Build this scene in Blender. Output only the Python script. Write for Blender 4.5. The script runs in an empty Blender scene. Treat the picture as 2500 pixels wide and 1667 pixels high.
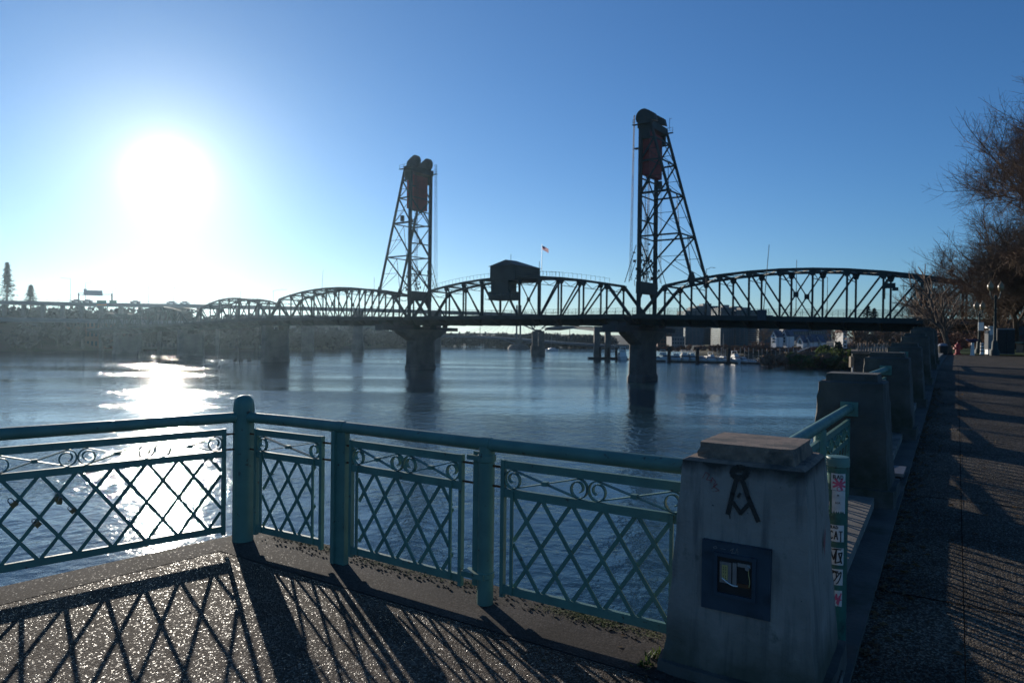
import bpy, math, random
from mathutils import Vector, Matrix, Euler
R = math.radians
random.seed(7)
S = bpy.context.scene
COL = S.collection

# ------------------------------------------------------------------ camera, world, sun, exposure
F = 1700.0                                   # focal length in photo pixels (2500 wide)
EYE = 1.7
cam_d = bpy.data.cameras.new('camera'); cam = bpy.data.objects.new('camera', cam_d); COL.objects.link(cam)
cam_d.sensor_width = 36; cam_d.lens = 36 * F / 2500; cam_d.clip_start = 0.05; cam_d.clip_end = 20000
CR = Euler((R(90 - 0.42), 0, 0)).to_matrix() @ Matrix.Rotation(R(0.7), 3, 'Z')
cam.matrix_world = Matrix.Translation((0, 0, EYE)) @ CR.to_4x4()
cam_d.dof.use_dof = True; cam_d.dof.focus_distance = 5.2; cam_d.dof.aperture_fstop = 3.5
S.camera = cam

def ray(px, py):
    return CR @ Vector(((px - 1250) / F, -(py - 833.5) / F, -1))
def at(px, py, d):                           # world point seen at photo pixel (px,py) at depth d
    return Vector((0, 0, EYE)) + ray(px, py) * d
def atz(px, py, z):                          # world point on the level z
    r = ray(px, py); return Vector((0, 0, EYE)) + r * ((z - EYE) / r.z)
def xy(px, d, z=0.0):                        # point at depth d under column px, level z
    p = at(px, 830, d); return Vector((p.x, p.y, z))

SUN = ray(410, 427).normalized()
sun_el = math.asin(SUN.z); sun_az = math.atan2(SUN.x, SUN.y)
W = bpy.data.worlds.new('World'); S.world = W; W.use_nodes = True
wn, wl = W.node_tree.nodes, W.node_tree.links
wn.clear()
out = wn.new('ShaderNodeOutputWorld'); bg = wn.new('ShaderNodeBackground'); sky = wn.new('ShaderNodeTexSky')
sky.sky_type = 'NISHITA'; sky.sun_disc = False
sky.sun_elevation = sun_el; sky.sun_rotation = sun_az
sky.altitude = 0; sky.air_density = 1.0; sky.dust_density = 0.0; sky.ozone_density = 6.0
bg.inputs['Strength'].default_value = 0.105
# the sun's own disc and the bright aureole of hazy air round it (the sky gives off this light)
tc = wn.new('ShaderNodeTexCoord'); vd = wn.new('ShaderNodeVectorMath'); vd.operation = 'DOT_PRODUCT'
vd.inputs[1].default_value = SUN
wl.new(tc.outputs['Generated'], vd.inputs[0])
def lobe(power, strength):
    m0 = wn.new('ShaderNodeMath'); m0.operation = 'MAXIMUM'; m0.inputs[1].default_value = 0.0
    m1 = wn.new('ShaderNodeMath'); m1.operation = 'POWER'; m1.inputs[1].default_value = power
    m2 = wn.new('ShaderNodeMath'); m2.operation = 'MULTIPLY'; m2.inputs[1].default_value = strength
    wl.new(vd.outputs['Value'], m0.inputs[0]); wl.new(m0.outputs[0], m1.inputs[0]); wl.new(m1.outputs[0], m2.inputs[0])
    return m2.outputs[0]
def addm(a, b):
    m = wn.new('ShaderNodeMath'); m.operation = 'ADD'; wl.new(a, m.inputs[0]); wl.new(b, m.inputs[1]); return m.outputs[0]
def tint(val, col):
    g = wn.new('ShaderNodeVectorMath'); g.operation = 'SCALE'; g.inputs[0].default_value = col; wl.new(val, g.inputs['Scale']); return g.outputs[0]
def addv(a, b):
    v = wn.new('ShaderNodeVectorMath'); v.operation = 'ADD'; wl.new(a, v.inputs[0]); wl.new(b, v.inputs[1]); return v
mulv = wn.new('ShaderNodeVectorMath'); mulv.operation = 'MULTIPLY'; mulv.inputs[1].default_value = (0.87, 0.99, 1.06)   # cool white balance
wl.new(sky.outputs['Color'], mulv.inputs[0])
sx = wn.new('ShaderNodeSeparateXYZ'); wl.new(tc.outputs['Generated'], sx.inputs[0])
hz0 = wn.new('ShaderNodeMath'); hz0.operation = 'SUBTRACT'; hz0.inputs[0].default_value = 1.0; hz0.use_clamp = True
hza = wn.new('ShaderNodeMath'); hza.operation = 'ABSOLUTE'; wl.new(sx.outputs['Z'], hza.inputs[0]); wl.new(hza.outputs[0], hz0.inputs[1])
hz1 = wn.new('ShaderNodeMath'); hz1.operation = 'POWER'; hz1.inputs[1].default_value = 9.0; wl.new(hz0.outputs[0], hz1.inputs[0])
hz2 = wn.new('ShaderNodeMath'); hz2.operation = 'MULTIPLY'; wl.new(hz1.outputs[0], hz2.inputs[0]); wl.new(lobe(3.5, 4.6), hz2.inputs[1])   # low aerosol layer, bright towards the sun
ad = addv(addv(addv(mulv.outputs[0], tint(hz2.outputs[0], (1.0, 0.88, 0.62))).outputs[0], tint(addm(addm(lobe(1300, 8.0), lobe(200, 3.0)), lobe(60, 1.1)), (1.0, 0.93, 0.66))).outputs[0], tint(addm(lobe(4, 0.5), lobe(14, 0.6)), (0.75, 0.92, 0.80)))
wl.new(ad.outputs[0], bg.inputs['Color']); wl.new(bg.outputs[0], out.inputs['Surface'])

sl = bpy.data.lights.new('sun', 'SUN'); sl.energy = 4.6; sl.angle = R(0.5); sl.color = (1.0, 0.91, 0.78)
so = bpy.data.objects.new('sun', sl); COL.objects.link(so)
so.rotation_euler = (-SUN).to_track_quat('-Z', 'Y').to_euler()

S.view_settings.view_transform = 'Standard'; S.view_settings.look = 'None'
S.view_settings.exposure = 0.12; S.view_settings.gamma = 1.0; S.view_settings.use_curve_mapping = False
S.render.engine = 'CYCLES'
S.cycles.max_bounces = 8; S.cycles.glossy_bounces = 4; S.cycles.diffuse_bounces = 3
S.cycles.volume_bounces = 0; S.cycles.use_denoising = True
S.cycles.sample_clamp_indirect = 8.0

# ------------------------------------------------------------------ materials
def newmat(name):
    m = bpy.data.materials.new(name); m.use_nodes = True
    b = m.node_tree.nodes['Principled BSDF']; return m, m.node_tree.nodes, m.node_tree.links, b
def surf(name, c1, c2=None, scale=3.0, rough=0.7, rough2=None, bump=0.0, bscale=30.0, metal=0.0, c3=None, s3=0.7, spec=0.5, bdist=0.02, p3=(.52, .66)):
    """weathered surface: two tones mixed by noise, an optional third in patches, fine bump"""
    m, n, l, b = newmat(name)
    b.inputs['Roughness'].default_value = rough; b.inputs['Metallic'].default_value = metal
    b.inputs['Specular IOR Level'].default_value = spec
    co = n.new('ShaderNodeTexCoord')
    c2 = c2 or tuple(v * 0.7 for v in c1)
    nz = n.new('ShaderNodeTexNoise'); nz.inputs['Scale'].default_value = scale; nz.inputs['Detail'].default_value = 6
    l.new(co.outputs['Object'], nz.inputs['Vector'])
    rp = n.new('ShaderNodeValToRGB'); rp.color_ramp.elements[0].position = .35; rp.color_ramp.elements[1].position = .68
    rp.color_ramp.elements[0].color = (*c1, 1); rp.color_ramp.elements[1].color = (*c2, 1)
    l.new(nz.outputs['Fac'], rp.inputs['Fac']); col = rp.outputs['Color']
    if c3:
        n3 = n.new('ShaderNodeTexNoise'); n3.inputs['Scale'].default_value = s3; n3.inputs['Detail'].default_value = 8; n3.inputs['Roughness'].default_value = .65
        l.new(co.outputs['Object'], n3.inputs['Vector'])
        r3 = n.new('ShaderNodeValToRGB'); r3.color_ramp.elements[0].position = p3[0]; r3.color_ramp.elements[1].position = p3[1]
        l.new(n3.outputs['Fac'], r3.inputs['Fac'])
        mx = n.new('ShaderNodeMix'); mx.data_type = 'RGBA'; l.new(r3.outputs['Color'], mx.inputs['Factor'])
        l.new(col, mx.inputs['A']); mx.inputs['B'].default_value = (*c3, 1); col = mx.outputs['Result']
    l.new(col, b.inputs['Base Color'])
    if rough2 is not None:
        mr = n.new('ShaderNodeMapRange'); mr.inputs['To Min'].default_value = rough; mr.inputs['To Max'].default_value = rough2
        l.new(nz.outputs['Fac'], mr.inputs['Value']); l.new(mr.outputs[0], b.inputs['Roughness'])
    if bump:
        nb = n.new('ShaderNodeTexNoise'); nb.inputs['Scale'].default_value = bscale; nb.inputs['Detail'].default_value = 5
        l.new(co.outputs['Object'], nb.inputs['Vector'])
        bp = n.new('ShaderNodeBump'); bp.inputs['Strength'].default_value = bump; bp.inputs['Distance'].default_value = bdist
        l.new(nb.outputs['Fac'], bp.inputs['Height']); l.new(bp.outputs[0], b.inputs['Normal'])
    return m
def aggregate(name, base, pale, scale, rough=0.45, bump=0.9, dist=0.006, gl=.78):
    """washed concrete / old asphalt: pebbles set in a dark matrix, each its own tone and relief"""
    m, n, l, b = newmat(name)
    co = n.new('ShaderNodeTexCoord')
    v = n.new('ShaderNodeTexVoronoi'); v.inputs['Scale'].default_value = scale; l.new(co.outputs['Object'], v.inputs['Vector'])
    v2 = n.new('ShaderNodeTexVoronoi'); v2.inputs['Scale'].default_value = scale * 2.3; l.new(co.outputs['Object'], v2.inputs['Vector'])
    rp = n.new('ShaderNodeValToRGB'); e = rp.color_ramp.elements
    e[0].position = 0; e[0].color = (*tuple(x * .55 for x in base), 1); e[1].position = 1; e[1].color = (*pale, 1)
    x = e.new(.55); x.color = (*base, 1)
    sp = n.new('ShaderNodeSeparateColor'); l.new(v.outputs['Color'], sp.inputs[0]); l.new(sp.outputs[0], rp.inputs['Fac'])
    nz = n.new('ShaderNodeTexNoise'); nz.inputs['Scale'].default_value = 1.1; nz.inputs['Detail'].default_value = 7; l.new(co.outputs['Object'], nz.inputs['Vector'])
    mr = n.new('ShaderNodeMapRange'); mr.inputs['From Min'].default_value = .3; mr.inputs['From Max'].default_value = .7
    mr.inputs['To Min'].default_value = .45; mr.inputs['To Max'].default_value = 1.4; l.new(nz.outputs['Fac'], mr.inputs['Value'])
    mu = n.new('ShaderNodeVectorMath'); mu.operation = 'SCALE'; l.new(rp.outputs['Color'], mu.inputs[0]); l.new(mr.outputs[0], mu.inputs['Scale'])
    l.new(mu.outputs[0], b.inputs['Base Color'])
    rr = n.new('ShaderNodeMapRange'); rr.inputs['From Min'].default_value = gl; rr.inputs['From Max'].default_value = gl + .14
    rr.inputs['To Min'].default_value = rough; rr.inputs['To Max'].default_value = .26
    l.new(sp.outputs[1], rr.inputs['Value']); l.new(rr.outputs[0], b.inputs['Roughness'])
    sm = n.new('ShaderNodeMapRange'); sm.inputs['From Min'].default_value = gl; sm.inputs['From Max'].default_value = gl + .14
    sm.inputs['To Min'].default_value = .12; sm.inputs['To Max'].default_value = .27
    l.new(sp.outputs[1], sm.inputs['Value']); l.new(sm.outputs[0], b.inputs['Specular IOR Level'])
    iv = n.new('ShaderNodeMath'); iv.operation = 'SUBTRACT'; iv.inputs[0].default_value = 1.0; l.new(v.outputs['Distance'], iv.inputs[1])
    i2 = n.new('ShaderNodeMath'); i2.operation = 'MULTIPLY_ADD'; i2.inputs[1].default_value = -.35; l.new(v2.outputs['Distance'], i2.inputs[0]); l.new(iv.outputs[0], i2.inputs[2])
    bp = n.new('ShaderNodeBump'); bp.inputs['Strength'].default_value = bump; bp.inputs['Distance'].default_value = dist
    l.new(i2.outputs[0], bp.inputs['Height']); l.new(bp.outputs[0], b.inputs['Normal'])
    return m

M = {}
M['rail'] = surf('green rail paint', (.10, .215, .175), (.075, .165, .138), 7, .42, .65, .4, 55, c3=(.055, .042, .03), s3=17, bdist=.004, p3=(.63, .68))
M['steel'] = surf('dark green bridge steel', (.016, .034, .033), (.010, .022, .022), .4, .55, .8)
M['steel2'] = surf('grey freeway steel', (.10, .12, .13), (.07, .09, .10), .2, .6)
M['deck'] = surf('bridge deck concrete', (.06, .06, .06), (.04, .04, .04), .3, .8)
M['red'] = surf('dark red counterweight', (.24, .026, .022), (.16, .02, .018), .5, .7)
M['pier'] = surf('pier concrete', (.125, .118, .105), (.08, .077, .07), .35, .85, bump=.3, bscale=3, c3=(.06, .06, .055), s3=.25)
M['conc'] = surf('weathered concrete', (.235, .215, .19), (.17, .157, .145), 4, .85, .7, .5, 45, c3=(.06, .058, .05), s3=2.2, bdist=.006)
def painted_concrete():
    m, n, l, b = newmat('streaked painted concrete'); b.inputs['Roughness'].default_value = .85; b.inputs['Specular IOR Level'].default_value = .25
    co = n.new('ShaderNodeTexCoord')
    def nz(scale, vec=(1, 1, 1), det=7, ro=.6):
        mp = n.new('ShaderNodeMapping'); mp.inputs['Scale'].default_value = vec; l.new(co.outputs['Object'], mp.inputs['Vector'])
        t = n.new('ShaderNodeTexNoise'); t.inputs['Scale'].default_value = scale; t.inputs['Detail'].default_value = det; t.inputs['Roughness'].default_value = ro
        l.new(mp.outputs[0], t.inputs['Vector']); return t.outputs['Fac']
    def ramp(v, lo, hi):
        r = n.new('ShaderNodeMapRange'); r.inputs['From Min'].default_value = lo; r.inputs['From Max'].default_value = hi; l.new(v, r.inputs['Value']); return r.outputs[0]
    def mix(f, a, c):
        x = n.new('ShaderNodeMix'); x.data_type = 'RGBA'; l.new(f, x.inputs['Factor'])
        for k, v in (('A', a), ('B', c)):
            if isinstance(v, tuple): x.inputs[k].default_value = (*v, 1)
            else: l.new(v, x.inputs[k])
        return x.outputs['Result']
    def mth(op, a, c):
        x = n.new('ShaderNodeMath'); x.operation = op
        for i, v in enumerate((a, c)):
            if isinstance(v, float): x.inputs[i].default_value = v
            else: l.new(v, x.inputs[i])
        return x.outputs[0]
    col = mix(ramp(nz(5), .35, .7), (.31, .27, .235), (.225, .195, .17))
    col = mix(mth('MULTIPLY', ramp(nz(16, (1, 1, .06)), .5, .68), .75), col, (.10, .098, .095))
    sep = n.new('ShaderNodeSeparateXYZ'); l.new(co.outputs['Object'], sep.inputs[0])
    topd = mth('ADD', ramp(sep.outputs['Z'], .97, 1.09), mth('MULTIPLY', nz(9, (1, 1, .25)), .9))
    col = mix(ramp(topd, .75, 1.25), col, (.045, .043, .038))
    botd = mth('ADD', ramp(sep.outputs['Z'], .45, .0), mth('MULTIPLY', nz(4.2), .9))
    col = mix(mth('MULTIPLY', ramp(botd, .75, 1.3), .85), col, (.06, .065, .045))
    col = mix(ramp(nz(3.1, det=9, ro=.7), .60, .70), col, (.075, .08, .06))
    col = mix(ramp(nz(34, det=3), .70, .74), col, (.03, .03, .03))
    l.new(col, b.inputs['Base Color'])
    bp = n.new('ShaderNodeBump'); bp.inputs['Strength'].default_value = .6; bp.inputs['Distance'].default_value = .006
    l.new(mth('ADD', nz(40), mth('MULTIPLY', nz(7), 1.2)), bp.inputs['Height']); l.new(bp.outputs[0], b.inputs['Normal'])
    return m
M['paint_conc'] = painted_concrete()
M['conc_old'] = surf('mossy old concrete', (.10, .092, .08), (.055, .053, .046), 3, .9, bump=.6, bscale=30, c3=(.035, .04, .025), s3=1.6, bdist=.01)
M['cap'] = surf('rough cap concrete', (.25, .175, .125), (.16, .115, .085), 22, .85, bump=.8, bscale=90, bdist=.006, c3=(.06, .055, .045), s3=5)
M['floor'] = aggregate('exposed aggregate', (.078, .056, .040), (.22, .18, .14), 105, .85, 1.0, .006, .82)
M['border'] = aggregate('worn border concrete', (.065, .055, .047), (.11, .092, .078), 120, .9, .4, .002, .93)
M['asphalt'] = aggregate('promenade aggregate', (.052, .042, .031), (.22, .18, .13), 95, .85, 1.0, .006, .82)
M['ledge'] = surf('ledge concrete', (.22, .20, .175), (.15, .14, .125), 5, .85, bump=.6, bscale=80, bdist=.004, c3=(.07, .065, .055), s3=1.3)
M['joint'] = surf('joint', (.014, .013, .012), rough=1.0, spec=.0)
M['white'] = surf('white paint', (.75, .75, .73), (.6, .6, .58), 2, .4)
M['offwhite'] = surf('white siding', (.62, .60, .56), (.5, .48, .45), .6, .7)
M['glass'] = surf('dark glass', (.03, .045, .055), (.02, .03, .04), .2, .12)
M['tower_glass'] = surf('teal tower glass', (.07, .12, .14), (.04, .075, .09), .08, .25)
M['slab'] = surf('floor slab', (.09, .105, .115), (.07, .085, .09), .3, .7)
M['brick'] = surf('red brown brick', (.16, .075, .05), (.11, .055, .04), .5, .85)
M['grey_wall'] = surf('grey wall', (.20, .20, .20), (.14, .145, .15), .3, .8)
M['blue_roof'] = surf('blue grey roof', (.07, .09, .13), (.05, .065, .1), .5, .7)
M['wood'] = surf('dock timber', (.30, .22, .15), (.2, .15, .1), 1.5, .8)
M['pile'] = surf('dark piling', (.03, .028, .026), rough=.85)
M['bark'] = surf('bark', (.10, .075, .055), (.06, .045, .035), 3, .9, bump=.6, bscale=12)
M['twig'] = surf('bare twigs', (.19, .12, .075), (.13, .085, .055), .4, .9)
M['twig_red'] = surf('reddish bare twigs', (.20, .10, .06), (.10, .055, .04), .4, .9)
M['conifer'] = surf('conifer needles', (.022, .04, .022), (.015, .026, .016), .3, .9)
M['leaf'] = surf('evergreen leaves', (.08, .12, .028), (.05, .075, .02), .5, .7)
M['wood_far'] = surf('far bare woods', (.026, .024, .022), (.018, .019, .018), .05, .95)
M['grass'] = surf('lawn', (.06, .12, .018), (.045, .09, .016), .8, .9, bump=.5, bscale=25)
M['bank'] = surf('river bank earth', (.085, .065, .045), (.05, .05, .025), .12, .95, bump=.5, bscale=1.5, c3=(.035, .05, .015), s3=.06)
M['black'] = surf('black paint', (.012, .012, .012), (.02, .02, .02), 20, .5)
M['spray'] = surf('black spray paint', (.006, .006, .007), (.01, .01, .011), 30, .45)
M['spray_red'] = surf('red spray paint', (.30, .02, .03), (.22, .015, .02), 30, .6)
M['pink'] = surf('pink marker', (.62, .10, .18), (.5, .08, .14), 20, .5)
M['sticker'] = surf('sticker paper', (.62, .62, .60), (.5, .5, .48), 25, .55)
M['post_green'] = surf('green sticker post', (.03, .14, .11), (.025, .105, .085), 10, .4, c3=(.02, .06, .05), s3=9)
M['plate'] = surf('dark blue steel plate', (.045, .07, .095), (.03, .05, .07), 8, .5, .65, metal=.3, c3=(.02, .028, .035), s3=6)
M['cream'] = surf('cream plastic', (.55, .42, .16), rough=.5)
M['metal'] = surf('bare metal', (.35, .35, .36), (.25, .25, .26), 12, .4, metal=.8)
M['brass'] = surf('padlock brass', (.30, .22, .10), (.2, .15, .08), 20, .4, metal=.7)
M['rust'] = surf('rust', (.14, .055, .02), (.09, .035, .015), 30, .9)
M['sign_back'] = surf('sign back', (.28, .30, .31), rough=.6)
M['sign_green'] = surf('green road sign', (.02, .16, .11), rough=.5)
M['sign_orange'] = surf('orange sign', (.55, .2, .04), rough=.6)
M['globe'] = surf('lamp globe', (.28, .20, .11), rough=.3)
M['hyd'] = surf('red hydrant paint', (.42, .03, .03), rough=.5)
M['blue'] = surf('blue paint', (.03, .05, .16), rough=.5)
M['flag_r'] = surf('flag red', (.45, .05, .06), rough=.8)
M['flag_w'] = surf('flag white', (.7, .7, .7), rough=.8)
M['flag_b'] = surf('flag blue', (.04, .06, .2), rough=.8)
M['moss'] = surf('moss', (.085, .10, .02), (.06, .06, .02), 15, .95)
M['leaf_dead'] = surf('dead leaf', (.16, .10, .045), (.10, .06, .03), 8, .8)
M['car'] = surf('car paint', (.25, .26, .28), rough=.3)

WR, WS = .07, .80
def add_translucent(m, fac):
    n, l = m.node_tree.nodes, m.node_tree.links; b = n['Principled BSDF']; t = n.new('ShaderNodeBsdfTranslucent'); x = n.new('ShaderNodeMixShader'); x.inputs[0].default_value = fac
    src = b.inputs['Base Color'].links[0].from_socket; l.new(src, t.inputs['Color']); l.new(b.outputs[0], x.inputs[1]); l.new(t.outputs[0], x.inputs[2])
    l.new(x.outputs[0], n['Material Output'].inputs['Surface'])
for k_ in ('flag_r', 'flag_w', 'flag_b', 'leaf', 'grass', 'leaf_dead'): add_translucent(M[k_], .45)
def water_mat():
    m, n, l, b = newmat('river water')
    b.inputs['Base Color'].default_value = (.018, .050, .064, 1); b.inputs['IOR'].default_value = 1.33
    b.inputs['Roughness'].default_value = WR
    co = n.new('ShaderNodeTexCoord')
    def noise(sx, sy, detail, rough=.5, rot=0.45):
        mp = n.new('ShaderNodeMapping'); mp.inputs['Scale'].default_value = (sx, sy, 1); mp.inputs['Rotation'].default_value = (0, 0, rot)
        l.new(co.outputs['Object'], mp.inputs['Vector'])
        z = n.new('ShaderNodeTexNoise'); z.inputs['Scale'].default_value = 1; z.inputs['Detail'].default_value = detail; z.inputs['Roughness'].default_value = rough
        l.new(mp.outputs[0], z.inputs['Vector']); return z.outputs['Fac']
    def mul(a, k):
        q = n.new('ShaderNodeMath'); q.operation = 'MULTIPLY'; l.new(a, q.inputs[0])
        if isinstance(k, float): q.inputs[1].default_value = k
        else: l.new(k, q.inputs[1])
        return q.outputs[0]
    def add(a, c):
        q = n.new('ShaderNodeMath'); q.operation = 'ADD'; l.new(a, q.inputs[0]); l.new(c, q.inputs[1]); return q.outputs[0]
    swell = noise(.55, .45, 2); rip = noise(1.9, 1.7, 3, .5, .2); fine = noise(7.5, 7, 2, .5, .9)
    h = add(add(mul(swell, .26), mul(rip, .13)), mul(fine, .022))
    # calm lanes and wind-ruffled patches
    pat = noise(.012, .05, 4, .55, .1)
    mr = n.new('ShaderNodeMapRange'); mr.inputs['From Min'].default_value = .38; mr.inputs['From Max'].default_value = .62
    mr.inputs['To Min'].default_value = .22; mr.inputs['To Max'].default_value = 1.1; l.new(pat, mr.inputs['Value'])
    bp = n.new('ShaderNodeBump'); bp.inputs['Distance'].default_value = 1.0
    l.new(mul(mr.outputs[0], WS), bp.inputs['Strength'])
    l.new(h, bp.inputs['Height']); l.new(bp.outputs[0], b.inputs['Normal'])
    return m
M['water'] = water_mat()

# ------------------------------------------------------------------ mesh building
class MB:
    def __init__(s): s.v = []; s.f = []
    def add(s, vs, fs):
        o = len(s.v); s.v += [Vector(p) for p in vs]; s.f += [tuple(i + o for i in f) for f in fs]; return s
    def hexa(s, b, t):                       # 4 bottom corners, 4 top corners (ccw from above)
        return s.add(list(b) + list(t), [(3, 2, 1, 0), (4, 5, 6, 7), (0, 1, 5, 4), (1, 2, 6, 5), (2, 3, 7, 6), (3, 0, 4, 7)])
    def box(s, c, sz, ax=None):              # centre, full sizes, optional axes (x,y,z unit vectors)
        c = Vector(c); X, Y, Z = ax or (Vector((1, 0, 0)), Vector((0, 1, 0)), Vector((0, 0, 1)))
        x, y, z = X * sz[0] / 2, Y * sz[1] / 2, Z * sz[2] / 2
        return s.hexa([c - x - y - z, c + x - y - z, c + x + y - z, c - x + y - z], [c - x - y + z, c + x - y + z, c + x + y + z, c - x + y + z])
    def bar(s, a, b, w, h, side=None):       # rectangular bar a->b; w along 'side', h across
        a, b = Vector(a), Vector(b); d = (b - a).normalized()
        sd = Vector(side) if side is not None else (Vector((0, 0, 1)) if abs(d.z) < .9 else Vector((1, 0, 0)))
        x = (sd - d * sd.dot(d)).normalized(); y = d.cross(x)
        x *= w / 2; y *= h / 2
        return s.hexa([a - x - y, a + x - y, a + x + y, a - x + y], [b - x - y, b + x - y, b + x + y, b - x + y])
    def tube(s, pts, r, n=8, cap=True):
        pts = [Vector(p) for p in pts]; rs = r if isinstance(r, (list, tuple)) else [r] * len(pts)
        o = len(s.v); px = None
        for i, p in enumerate(pts):
            d = (pts[min(i + 1, len(pts) - 1)] - pts[max(i - 1, 0)]).normalized()
            if px is None:
                px = d.orthogonal().normalized()
            px = (px - d * px.dot(d)).normalized(); py = d.cross(px)
            for k in range(n):
                a = 2 * math.pi * k / n; s.v.append(p + (px * math.cos(a) + py * math.sin(a)) * rs[i])
        for i in range(len(pts) - 1):
            for k in range(n):
                s.f.append((o + i * n + k, o + i * n + (k + 1) % n, o + (i + 1) * n + (k + 1) % n, o + (i + 1) * n + k))
        if cap:
            s.f.append(tuple(o + k for k in reversed(range(n)))); s.f.append(tuple(o + (len(pts) - 1) * n + k for k in range(n)))
        return s
    def lathe(s, c, prof, n=16):             # prof: (r, z) bottom to top
        o = len(s.v); c = Vector(c)
        for r, z in prof:
            for k in range(n):
                a = 2 * math.pi * k / n; s.v.append(c + Vector((r * math.cos(a), r * math.sin(a), z)))
        for i in range(len(prof) - 1):
            for k in range(n):
                s.f.append((o + i * n + k, o + i * n + (k + 1) % n, o + (i + 1) * n + (k + 1) % n, o + (i + 1) * n + k))
        s.f.append(tuple(o + k for k in reversed(range(n)))); s.f.append(tuple(o + (len(prof) - 1) * n + k for k in range(n)))
        return s
    def prism(s, poly, z0, z1):              # vertical prism of an xy polygon (ccw); z may be lists
        n = len(poly); za = z0 if isinstance(z0, (list, tuple)) else [z0] * n; zb = z1 if isinstance(z1, (list, tuple)) else [z1] * n
        return s.add([(p[0], p[1], za[i]) for i, p in enumerate(poly)] + [(p[0], p[1], zb[i]) for i, p in enumerate(poly)],
                     [tuple(reversed(range(n))), tuple(range(n, 2 * n))] + [(i, (i + 1) % n, n + (i + 1) % n, n + i) for i in range(n)])
    def extrude(s, pts, d):                  # planar polygon extruded by vector d
        n = len(pts); pts = [Vector(p) for p in pts]; d = Vector(d)
        return s.add(pts + [p + d for p in pts], [tuple(reversed(range(n))), tuple(range(n, 2 * n))] + [(i, (i + 1) % n, n + (i + 1) % n, n + i) for i in range(n)])

ROOT = {}                                    # object -> world origin of its thing (for parts built in world coordinates)
def link(name, me, mat, parent=None):
    o = bpy.data.objects.new(name, me); COL.objects.link(o)
    if mat is not None and not me.materials: me.materials.append(mat)
    if parent is not None:
        o.parent = parent; ROOT[o] = ROOT.get(parent)
    return o
def mesh(name, mb, smooth=False, off=None):
    me = bpy.data.meshes.new(name)
    vs = [tuple(v - off) for v in mb.v] if off is not None else [tuple(v) for v in mb.v]
    me.from_pydata(vs, [], mb.f); me.update()
    if smooth:
        for p in me.polygons: p.use_smooth = True
        try: me.set_sharp_from_angle(angle=R(38))
        except Exception: pass
    return me
def thing(name, label, cat, loc=(0, 0, 0), rz=0.0, group=None):
    o = bpy.data.objects.new(name, None); COL.objects.link(o); o.empty_display_size = .2
    o.location = loc; o.rotation_euler = (0, 0, rz); o['label'] = label; o['category'] = cat
    if group: o['group'] = group
    ROOT[o] = Vector(loc); return o
def part(name, mb, mat, parent, smooth=False, world=False):
    return link(name, mesh(name, mb, smooth, ROOT[parent] if world else None), M[mat], parent)
def single(name, mb, mat, label=None, cat=None, group=None, kind=None, smooth=False):
    o = link(name, mesh(name, mb, smooth), M[mat])
    if label: o['label'] = label
    if cat: o['category'] = cat
    if group: o['group'] = group
    if kind: o['kind'] = kind
    return o
def structure(name, mb, mat, smooth=False, kind='structure'):
    o = link(name, mesh(name, mb, smooth), M[mat]); o['kind'] = kind; return o
def dup(root, loc, rz=None, label=None, group=None, scale=None):
    def cp(o, p):
        c = o.copy(); COL.objects.link(c)
        if p is not None: c.parent = p
        ROOT[c] = Vector(loc)
        for ch in list(o.children): cp(ch, c)
        return c
    r = cp(root, None); r.location = loc
    if rz is not None: r.rotation_euler = (0, 0, rz)
    if label: r['label'] = label
    if group: r['group'] = group
    if scale: r.scale = scale
    return r

# ------------------------------------------------------------------ the river wall frame: N across (to the promenade), U along the wall
U = Vector((.538, .843, 0)).normalized(); N = Vector((U.y, -U.x, 0)); UP = Vector((0, 0, 1))
P1 = Vector((1.30, 3.69, 0)); RZ = math.atan2(N.y, N.x); SP = 4.18
ZP = [0, .2, .36, .5, .74, .97, 1.0]         # the wall steps up along its length
def nt(n, t, z=0.0): return P1 + N * n + U * t + UP * z
def zl(t):                                   # ledge level along the wall
    if t <= 0: return 0.0
    i = min(int(t / SP), len(ZP) - 2); k = min(t / SP - i, 1.0); return ZP[i] + (ZP[i + 1] - ZP[i]) * k
WATER = -7.8

# ------------------------------------------------------------------ structure: river, land, promenade
b = MB(); b.add([(-2500, -400, WATER), (2500, -400, WATER), (2500, 3500, WATER), (-2500, 3500, WATER)], [(0, 1, 2, 3)])
structure('river', b, 'water')

# promenade (one sheet, rising along the wall then level)
b = MB(); ts = [-14, 0] + [SP * i for i in range(1, 7)] + [32, 60, 110]
ns = [.44, 3, 8, 20]
for t in ts:
    for n_ in ns: b.v.append(nt(n_, t, zl(t) - .13))
for i in range(len(ts) - 1):
    for k in range(len(ns) - 1):
        a = i * len(ns) + k; b.f.append((a, a + 1, a + len(ns) + 1, a + len(ns)))
structure('promenade', b, 'asphalt')
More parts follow.
